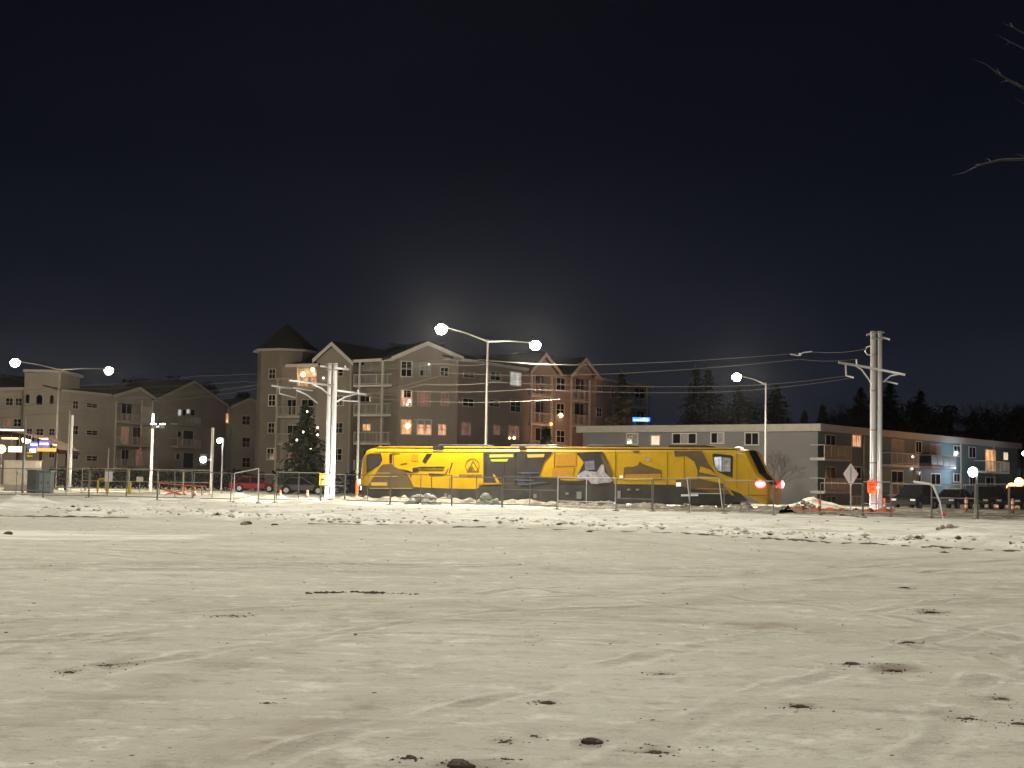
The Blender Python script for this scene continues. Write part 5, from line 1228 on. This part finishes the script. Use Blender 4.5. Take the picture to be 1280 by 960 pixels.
hang_sign('lit_sign', 37,552.5,47,559.5, 122.5, sign_blue, 'blue-white lit sign under the canopy, left of the other blue one', sign_white)
hang_sign('lit_sign', 48.5,551.5,62,558.5, 122.5, sign_blue, 'wider blue lit sign under the canopy, above the amber display', sign_white)
hang_sign('display_board', 46,560,70,564, 122, sign_amber, 'long amber departure display under the canopy', None)
hang_sign('lit_sign', 10,558,27,565, 122.4, sign_pink, 'pinkish white lit panel under the canopy near the left edge')
hang_sign('lit_sign', 33,565,39.5,571, 121.8, paper_y, 'small yellow sign hanging left of the canopy column', black_w)
hang_sign('lit_sign', 37,561,44.5,565.5, 122.1, sign_white, 'small white lit sign just left of the amber display')
D_ = 140; q = P(14,537.5,D_); rt = root('light_bar', (q.x, D_, 0), 0, 'long white light bar above the canopy at the left edge', 'light'); MB().box(-1.5,1.2,0,.15,q.z-.07,q.z+.07).build('tube', mat('tube_glow',(1,1,1),.5,emit=(1,.86,.68),es=3), rt); MB().tube([(-1.3,.08,0),(-1.3,.08,q.z-.12)],.04).build('post', galvd, rt)
q = P(2,561,D_); rt = root('platform_lamp', (q.x, D_, 0), 0, 'warm round lamp at the left edge beside the pink panel', 'lamp'); m = MB(); m.lathe([(.1,-.4),(.36,-.2),(.4,.1),(.15,.35)], (0,0,q.z), 12); m.build('globe', bulb_w, rt, smooth=True); MB().tube([(0,0,0),(0,0,q.z-.35)],.04).build('post', galvd, rt)
def cabinet(px0,py0,px1,D,mt,label,doors=2,depth=.8,z0=0,dm=None):
    xa, xb = GX(px0,D), GX(px1,D); z1 = P(px0,py0,D).z; rt = root('utility_cabinet', (xa,D,z0), 0, label, 'utility cabinet'); w_ = xb-xa; z1 -= z0
    MB().box(0,w_,0,depth,.12,z1-.06).build('housing', mt, rt, bevel=.02); MB().box(-.06,w_+.06,-.06,depth+.06,z1-.058,z1).build('top', dm or mt, rt); MB().box(.04,w_-.04,.04,depth-.04,-.3,.118).build('plinth', trimd, rt)
    for k in range(doors):
        a_ = w_*k/doors+.04; b_ = w_*(k+1)/doors-.04; d_ = MB().box(a_,b_,-.03,-.003,.2,z1-.14).build('door', dm or mt, rt); MB().box(b_-.12,b_-.08,-.07,-.031,z1*.45,z1*.55).build('handle', rubber, d_)
    return rt
cabinet(3.5,575,43,122,cab_white,'big pale cabinet on legs in front of the station, left edge',2,1.6,.35)
cabinet(33,587,45,102,cab_grey,'dark grey utility cabinet, left of a pair by the fence',1,.9)
cabinet(46,588,62,102.6,cab_grey,'grey-blue utility cabinet with pale door, right of a pair',2,.9,dm=cab_lite)
# ------------------------------------------------------------------ trees
def spruce_meshes(h, r, seed, nm, dens=1.0, base=.08):
    rr = random.Random(seed); m = MB(); nl = int(34*dens)
    for i in range(nl):
        q = i/nl; z = h*(base+(1-base)*q**.92); rad = r*(1-q)**.85*rr.uniform(.78,1.12)+.12; nb = int(7+9*(1-q))
        for k in range(nb):
            a_ = rr.random()*2*math.pi; l = rad*rr.uniform(.6,1.1); n_ = max(3, int(l/.28))
            for j in range(n_):
                s_ = (j+.5)/n_; d = l*s_; zz = z-.28*l*s_+.08*l*s_*s_+rr.uniform(-.12,.12); w_ = (.42-.20*s_)*rr.uniform(.7,1.3)
                cx, cy = d*math.cos(a_)+rr.uniform(-.12,.12), d*math.sin(a_)+rr.uniform(-.12,.12)
                tx, ty = -math.sin(a_)*w_, math.cos(a_)*w_; ex, ey = math.cos(a_)*w_*.9, math.sin(a_)*w_*.9; dz = rr.uniform(-.22,.0)
                m.add([(cx-ex*.4,cy-ey*.4,zz+.10),(cx+tx,cy+ty,zz+dz-.1),(cx+ex,cy+ey,zz+dz),(cx-tx,cy-ty,zz+dz-.1)], [(0,1,2),(0,2,3)])
    # leader
    m.add([(0,0,h+.5),(.1,0,h-.4),(-.05,.09,h-.4),(-.05,-.09,h-.4)], [(0,1,2),(0,2,3),(0,3,1)])
    return m
def spruce(px, D, top, wpx, label, seed, mt=None, dens=1.3):
    x = GX(px, D); h = P(px, top, D).z; rt = root('spruce_tree', (x, D, 0), 0, label, 'tree', 'dark spruces')
    MB().tube([(0,0,-.2),(0,0,h*.5),(0,0,h*.96)], [h*.018,h*.012,.03], 8).build('trunk', bark, rt)
    spruce_meshes(h, wpx*D/F/2, seed, 'crown', dens).build('crown', mt or needle, rt); return rt
spruce(379,133,503,96,'spruce with white string lights in front of the turreted block',1,needle_b,.62)
spruce(775,158,464,74,'lone spruce rising between the beige block and the grey roof',2,needle_b)
spruce(682,139,536,46,'small dark spruce under the third gable balconies',15,needle)
for k, (px, D, top, w_, lab) in enumerate([(868,205,457,40,'tallest spruce behind the grey roof, left of the single lamp'),(884,212,460,44,'spruce overlapping the tallest one on its right'),(921,208,483,48,'rounder dark spruce below the single lamp head'),(969,206,481,50,'broad dark spruce right of the single lamp pole'),
    (1005,215,513,22,'small spruce above the grey corner'),(1028,215,505,26,'spruce second right of the single lamp pole'),(1076,200,484,46,'big dark spruce left of the right line poles'),(1112,205,476,44,'tall spruce just right of the line poles'),(1150,210,487,46,'broad spruce right of the tall one'),(1216,215,514,30,'short pointed spruce above the far roof end')]):
    spruce(px, D, top, w_*2.7, lab, 20+k)
for (x, y, z_, lb) in [(384,514.5,130.0,'topmost white bulb, near the spruce tip'),(379,540,129.0,'white bulb on the middle of the spruce'),(397,534.5,129.8,'upper of two white bulbs on the right side of the spruce'),(397,543.5,129.4,'lower of two white bulbs on the right side of the spruce'),(371,550,129,'lowest bulb, left side of the spruce')]:
    q = P(x,y,z_); m = MB(); m.lathe([(.02,-.1),(.09,0),(.02,.1)], (0,0,0), 8); tag(m.build('string_light', star, loc=q), lb, 'string light', 'string lights on the spruce')
def bare_tree(name, x, y, h, seed, label, spread=.5, depth=6, r0=.16, mt=None, nb=3, lean=None, group='bare trees', trunkfrac=.28, z0=0):
    rr = random.Random(seed); m = MB(); tw = MB()
    def br(p, d, l, r, lev):
        mid = p+d*l*.5+Vector((rr.uniform(-1,1),rr.uniform(-1,1),rr.uniform(-.5,.5)))*l*.06; e_ = p+d*l
        (m if lev < 2 else tw).tube([p, mid, e_], [r, r*.85, r*.7], 6 if lev < 2 else 3, cap=False)
        if lev >= depth: return
        for k in range(nb if lev else nb+2):
            ax = Vector((rr.uniform(-1,1),rr.uniform(-1,1),rr.uniform(-.3,.3))).normalized()
            nd = (d+ax*spread*rr.uniform(.6,1.3)+Vector((0,0,.12))).normalized()
            st = p.lerp(e_, rr.uniform(.6,1)) if k else e_
            br(st, nd, l*rr.uniform(.62,.85), r*.62, lev+1)
    br(Vector((0,0,-.2)), Vector((0,0,1)), h*trunkfrac, r0, 0)
    rt = root(name, (x,y,z0), 0, label, 'tree', group); m.build('trunk', mt or bark, rt, smooth=True); tw.build('branches', mt or twig, rt); return rt
bare_tree('bare_tree', GX(972,112), 112, 5.6, 3, 'leafless bush-like tree against the grey wall behind the tail', .75, 5, .09, group=None)
for k, (px, D, top, lab) in enumerate([(1178,235,500,'faint leafless tree right of the broad spruce, farthest row'),(1245,240,502,'faint leafless tree at the right, above the far roof end'),(1285,230,498,'faint leafless tree cut by the right edge'),(1050,235,492,'faint leafless tree left of the big spruce'),
      (905,230,485,'leafless tree between the two spruce groups')]):
    h = P(px,top,D).z; bare_tree('bare_tree', GX(px,D), D, h*1.15, 60+k, lab, .6, 6, .25)
for (px, y0, D, lab) in [(106,575,126,'thin bare sapling behind the cream fence, left'),(112,570,127,'taller thin bare sapling beside the first')]:
    bare_tree('sapling', GX(px,D), D, P(px,y0,D).z*.95, int(px), lab, .3, 3, .04, group='saplings')
# near tree out of frame on the right whose branch tips reach into the top corner
def near_tree():
    D = 17.0; bx = P(1480,300,D).x; rt = root('bare_tree', (bx, D, 0), 0, 'near leafless tree whose branch tips reach into the top right corner', 'tree')
    m = MB(); m.tube([(0,0,-.2),(.05,0,2.5),(.0,0,5),(.1,0,8)], [.2,.16,.12,.06], 10); m.build('trunk', bark, rt, smooth=True)
    m = MB(); rr = random.Random(4)
    def path(pts, r0, r1, base):
        q = [Vector((0,0,base))]+[P(a_,b_,D)-Vector((bx,D,0)) for a_,b_ in pts]
        n = len(q); m.tube(q, [r0+(r1-r0)*i/(n-1) for i in range(n)], 5)
    path([(1400,215),(1320,200),(1280,199),(1250,200),(1225,206),(1205,216),(1190,219)], .03, .003, 3.4)
    path([(1400,180),(1330,138),(1280,110),(1262,101),(1245,90),(1232,80),(1217,74)], .03, .003, 4.2)
    path([(1400,120),(1310,76),(1280,61),(1262,52),(1246,43)], .02, .0025, 5.0)
    path([(1380,100),(1310,55),(1280,42),(1266,34),(1252,28)], .02, .0025, 5.4)
    path([(1360,170),(1300,138),(1280,130),(1268,121)], .015, .0025, 4.4)
    for (a_,b_,c_,d_) in [(1262,101,1250,104),(1250,92,1244,84),(1300,130,1282,120),(1262,52,1257,58),(1240,203,1232,198),(1285,199,1270,192),(1225,206,1216,207),(1266,34,1262,28),(1275,108,1268,101)]:
        v0 = P(a_,b_,D)-Vector((bx,D,0)); v1 = P(c_,d_,D+.2)-Vector((bx,D,0)); m.tube([v0,(v0+v1)/2+Vector((0,0,.01)),v1], [.005,.004,.002], 4)
    m.build('branches', mat('dark_twigs', (.018,.017,.018), .9), rt, smooth=True)
near_tree()
def broad_tree(px, D, top, wpx, label, seed, group='dark broad trees'):
    x = GX(px, D); h = P(px, top, D).z; w = wpx*D/F/2; rr = random.Random(seed); rt = root('broad_tree', (x, D, 0), 0, label, 'tree', group)
    m = MB(); m.tube([(0,0,-.2),(.1,0,h*.35),(-.1,0,h*.6)], [h*.03,h*.02,h*.01], 8)
    for k in range(5): a_ = k*1.3; m.tube([(0,0,h*.3),(w*.5*math.cos(a_),w*.5*math.sin(a_),h*.65)], [h*.012,.04], 5)
    m.build('trunk', bark, rt); m = MB()
    lobes = [(rr.uniform(-.6,.6)*w, rr.uniform(-.5,.5)*w, h*rr.uniform(.4,.82), w*rr.uniform(.3,.55)) for k in range(14)]+[(0,0,h*.85,w*.35)]
    for (lx, ly, lz, lr) in lobes:
        lr = min(lr, h-lz) if h-lz > .8 else .8
        for k in range(230):
            v = Vector((rr.gauss(0,1), rr.gauss(0,1), rr.gauss(0,1))).normalized()*lr*rr.random()**.45; c = Vector((lx,ly,lz))+v; s_ = rr.uniform(.14,.34)
            a_ = Vector((rr.uniform(-1,1),rr.uniform(-1,1),rr.uniform(-1,1)))*s_; b_ = Vector((rr.uniform(-1,1),rr.uniform(-1,1),rr.uniform(-1,1)))*s_
            m.add([c-a_, c+b_, c+a_, c-b_], [(0,1,2,3)])
    m.build('crown', needle, rt); return rt
for k, (px, D, top, w_, lab) in enumerate([(176,250,462,70,'dark round tree behind the left block, above the first gable'),(213,255,457,64,'dark round tree behind the left block, topmost of the row'),(258,258,467,66,'dark round tree behind the tall gable'),(300,258,480,60,'dark round tree behind the right end of the left block'),(112,256,474,60,'dark tree behind the left block near the square tower')]):
    broad_tree(px, D, top, w_, lab, 80+k, 'dark trees behind the left block')
for k, (px, D, top, w_, lab) in enumerate([(925,222,486,80,'dark broad tree behind the single lamp pole'),(1100,225,486,84,'dark broad tree right behind the twin line poles'),(1140,228,494,76,'dark broad tree between the tall spruce and the broad one'),(1190,230,502,84,'dark broad tree left of the short pointed spruce'),(1240,228,508,84,'dark broad tree above the far roof end'),(1278,225,502,80,'dark broad tree cut by the right edge'),(1052,228,508,44,'dark broad tree left of the big dark spruce')]):
    broad_tree(px, D, top, w_, lab, 100+k)
# dark shrubs line behind the left fence
def hedge(pa, D, pb, top, label):
    xa, xb = GX(pa,D), GX(pb,D); h = P((pa+pb)/2, top, D).z; rr = random.Random(int(pa)); m = MB()
    for k in range(int((xb-xa)*160)):
        x = rr.uniform(0,xb-xa); y = rr.uniform(-.6,.6); z_ = h*rr.random()*(1-.2*abs(y)+.12*math.sin(x*1.7)); w_ = .13; a_ = rr.random()*6.28
        m.add([(x+w_*math.cos(a_),y+w_*math.sin(a_),z_),(x-w_*math.cos(a_),y-w_*math.sin(a_),z_+.05),(x,y,z_+.2)], [(0,1,2)])
    tag(m.build('hedge', needle, loc=(xa,D,0)), label, 'hedge')
hedge(60, 150, 330, 588, 'low dark hedge in front of the left apartment block')
hedge(340, 138, 500, 590, 'low dark hedge in front of the turreted block')

# ------------------------------------------------------------------ cars
def car(px, D, ang, paint, label, kind='suv', snow=False):
    x = GX(px, D); rt = root('parked_car', (x, D, 0), ang, label, 'car', 'parked cars')
    L = 4.6; Wd = 1.85; hb = 1.02 if kind == 'suv' else .88; hr = 1.75 if kind == 'suv' else 1.45; r = .36
    low = [(-2.3,.35),(-2.32,.62),(-2.25,.9),(-1.9,hb),(1.0,hb+.02),(1.55,hb-.06),(2.15,.82),(2.3,.6),(2.28,.35)]
    def arch(cx): return [(cx+(r+.06)*math.cos(k*math.pi/8), .35+(r+.06)*math.sin(k*math.pi/8)) for k in range(9)]
    bottom = arch(1.4)+arch(-1.4)
    m = MB(); m.prism(low+bottom, -Wd/2, Wd/2); m.build('body', paint, rt, bevel=.06)
    if kind == 'suv': cab = [(-2.15,hb-.01),(-1.95,hr-.1),(-1.6,hr),(.2,hr),(.95,hb-.01)]
    else: cab = [(-1.9,hb-.01),(-1.2,hr-.06),(-.8,hr),(.1,hr-.02),(1.0,hb-.01)]
    vs = []; 
    for s_ in (-1, 1):
        for (a_, b_) in cab: vs.append((a_, s_*(Wd/2-.05-.22*(b_-hb)/(hr-hb)), b_))
    n = len(cab); m = MB(); m.add(vs, [tuple(range(n)), tuple(range(2*n-1,n-1,-1))]+[(i,i+n,(i+1)%n+n,(i+1)%n) for i in range(n)]); m.build('windows', glass, rt)
    top = [c for c in cab if c[1] > hr-.2]; m = MB(); m.box(top[0][0]+.1, top[-1][0]+.02, -(Wd/2-.25), Wd/2-.25, hr-.01, hr+.05)
    for (a_, b_) in ((cab[0],cab[1]),(cab[-1],cab[-2])):
        for s_ in (-1,1): m.tube([(a_[0],s_*(Wd/2-.05),a_[1]),(b_[0],s_*(Wd/2-.26),b_[1])], .045, 5)
    for s_ in (-1,1): m.tube([(-.4,s_*(Wd/2-.04),hb),(-.4,s_*(Wd/2-.25),hr)], .04, 5)
    m.build('roof', paint, rt)
    for cx in (-1.4,1.4):
        for s_ in (-1,1):
            pts = [(cx+r*math.cos(k*math.pi/10), r+r*math.sin(k*math.pi/10)) for k in range(20)]; y0 = s_*(Wd/2-.11); w_ = MB().prism(pts, y0-.1, y0+.1).build('wheel', rubber, rt)
            pts = [(cx+r*.6*math.cos(k*math.pi/6), r+r*.6*math.sin(k*math.pi/6)) for k in range(12)]; y1 = y0+s_*.105; MB().prism(pts, min(y1,y1-s_*.02), max(y1,y1-s_*.02)).build('rim', rimm, w_)
    for s_ in (-1,1):
        MB().box(2.2,2.31,s_*.7-.18,s_*.7+.18,.62,.76).build('headlight', hl_m, rt); MB().box(-2.34,-2.25,s_*.75-.12,s_*.75+.12,.68,.9).build('tail_light', dimred, rt)
    if snow: MB().box(top[0][0]+.15, top[-1][0]-.05, -.6, .6, hr+.051, hr+.12).build('snow_cap', snow_lump, rt, bevel=.03)
    return rt
car(1144,104,c2.ang+math.pi,carblack,'black car parked right of the orange box and line poles')
car(1191,109,c2.ang+math.pi,cargrey,'grey car with pale reflections, middle of the parked row','sedan',True)
car(1233,114,c2.ang+math.pi,cardark,'dark car parked behind the right fence post')
car(1272,112,c2.ang+math.pi,carblack,'dark car at the right edge below the orange lamps')
car(318,138,math.radians(8),carred,'small red car behind the raised fence panel','sedan')
car(376,128,math.radians(15),cargrey,'dim grey car behind the fence under the lit spruce','sedan')
# snow lit patch of ground clutter on the right: orange net strip
D_ = 80; m = MB(); xa, xb = GX(985,D_), GX(1120,D_); n = 40
for k in range(n):
    x0_ = xa+(xb-xa)*k/n; x1_ = xa+(xb-xa)*(k+1)/n; 
    m.add([(x0_,D_+.2*math.sin(k),gz(x0_,D_)+.02),(x1_,D_+.2*math.sin(k+1),gz(x1_,D_)+.02),(x1_,D_+.25*math.sin(k+1)+.1,gz(x1_,D_)+.20+.06*math.sin(k*1.3+1.3)),(x0_,D_+.25*math.sin(k)+.1,gz(x0_,D_)+.20+.06*math.sin(k*1.3))], [(0,1,2,3)])
o = m.build('safety_netting', orange_net); so = o.modifiers.new('s','SOLIDIFY'); so.thickness = .02; tag(o, 'crumpled orange safety netting lying along the dirt bank', 'safety netting')

# ------------------------------------------------------------------ thin haze, added to give the lamps lens-like halos
hz_ = bpy.data.materials.new('haze'); hz_.use_nodes = True; t = hz_.node_tree; t.nodes.clear()
o_ = t.nodes.new('ShaderNodeOutputMaterial'); v_ = t.nodes.new('ShaderNodeVolumePrincipled'); v_.inputs['Density'].default_value = .00010; v_.inputs['Anisotropy'].default_value = .92
v_.inputs['Color'].default_value = (.9,.93,1,1); t.links.new(v_.outputs[0], o_.inputs['Volume'])
tag(MB().box(-260,260,-65,300,-1.5,60).build('haze', hz_), kind='stuff')
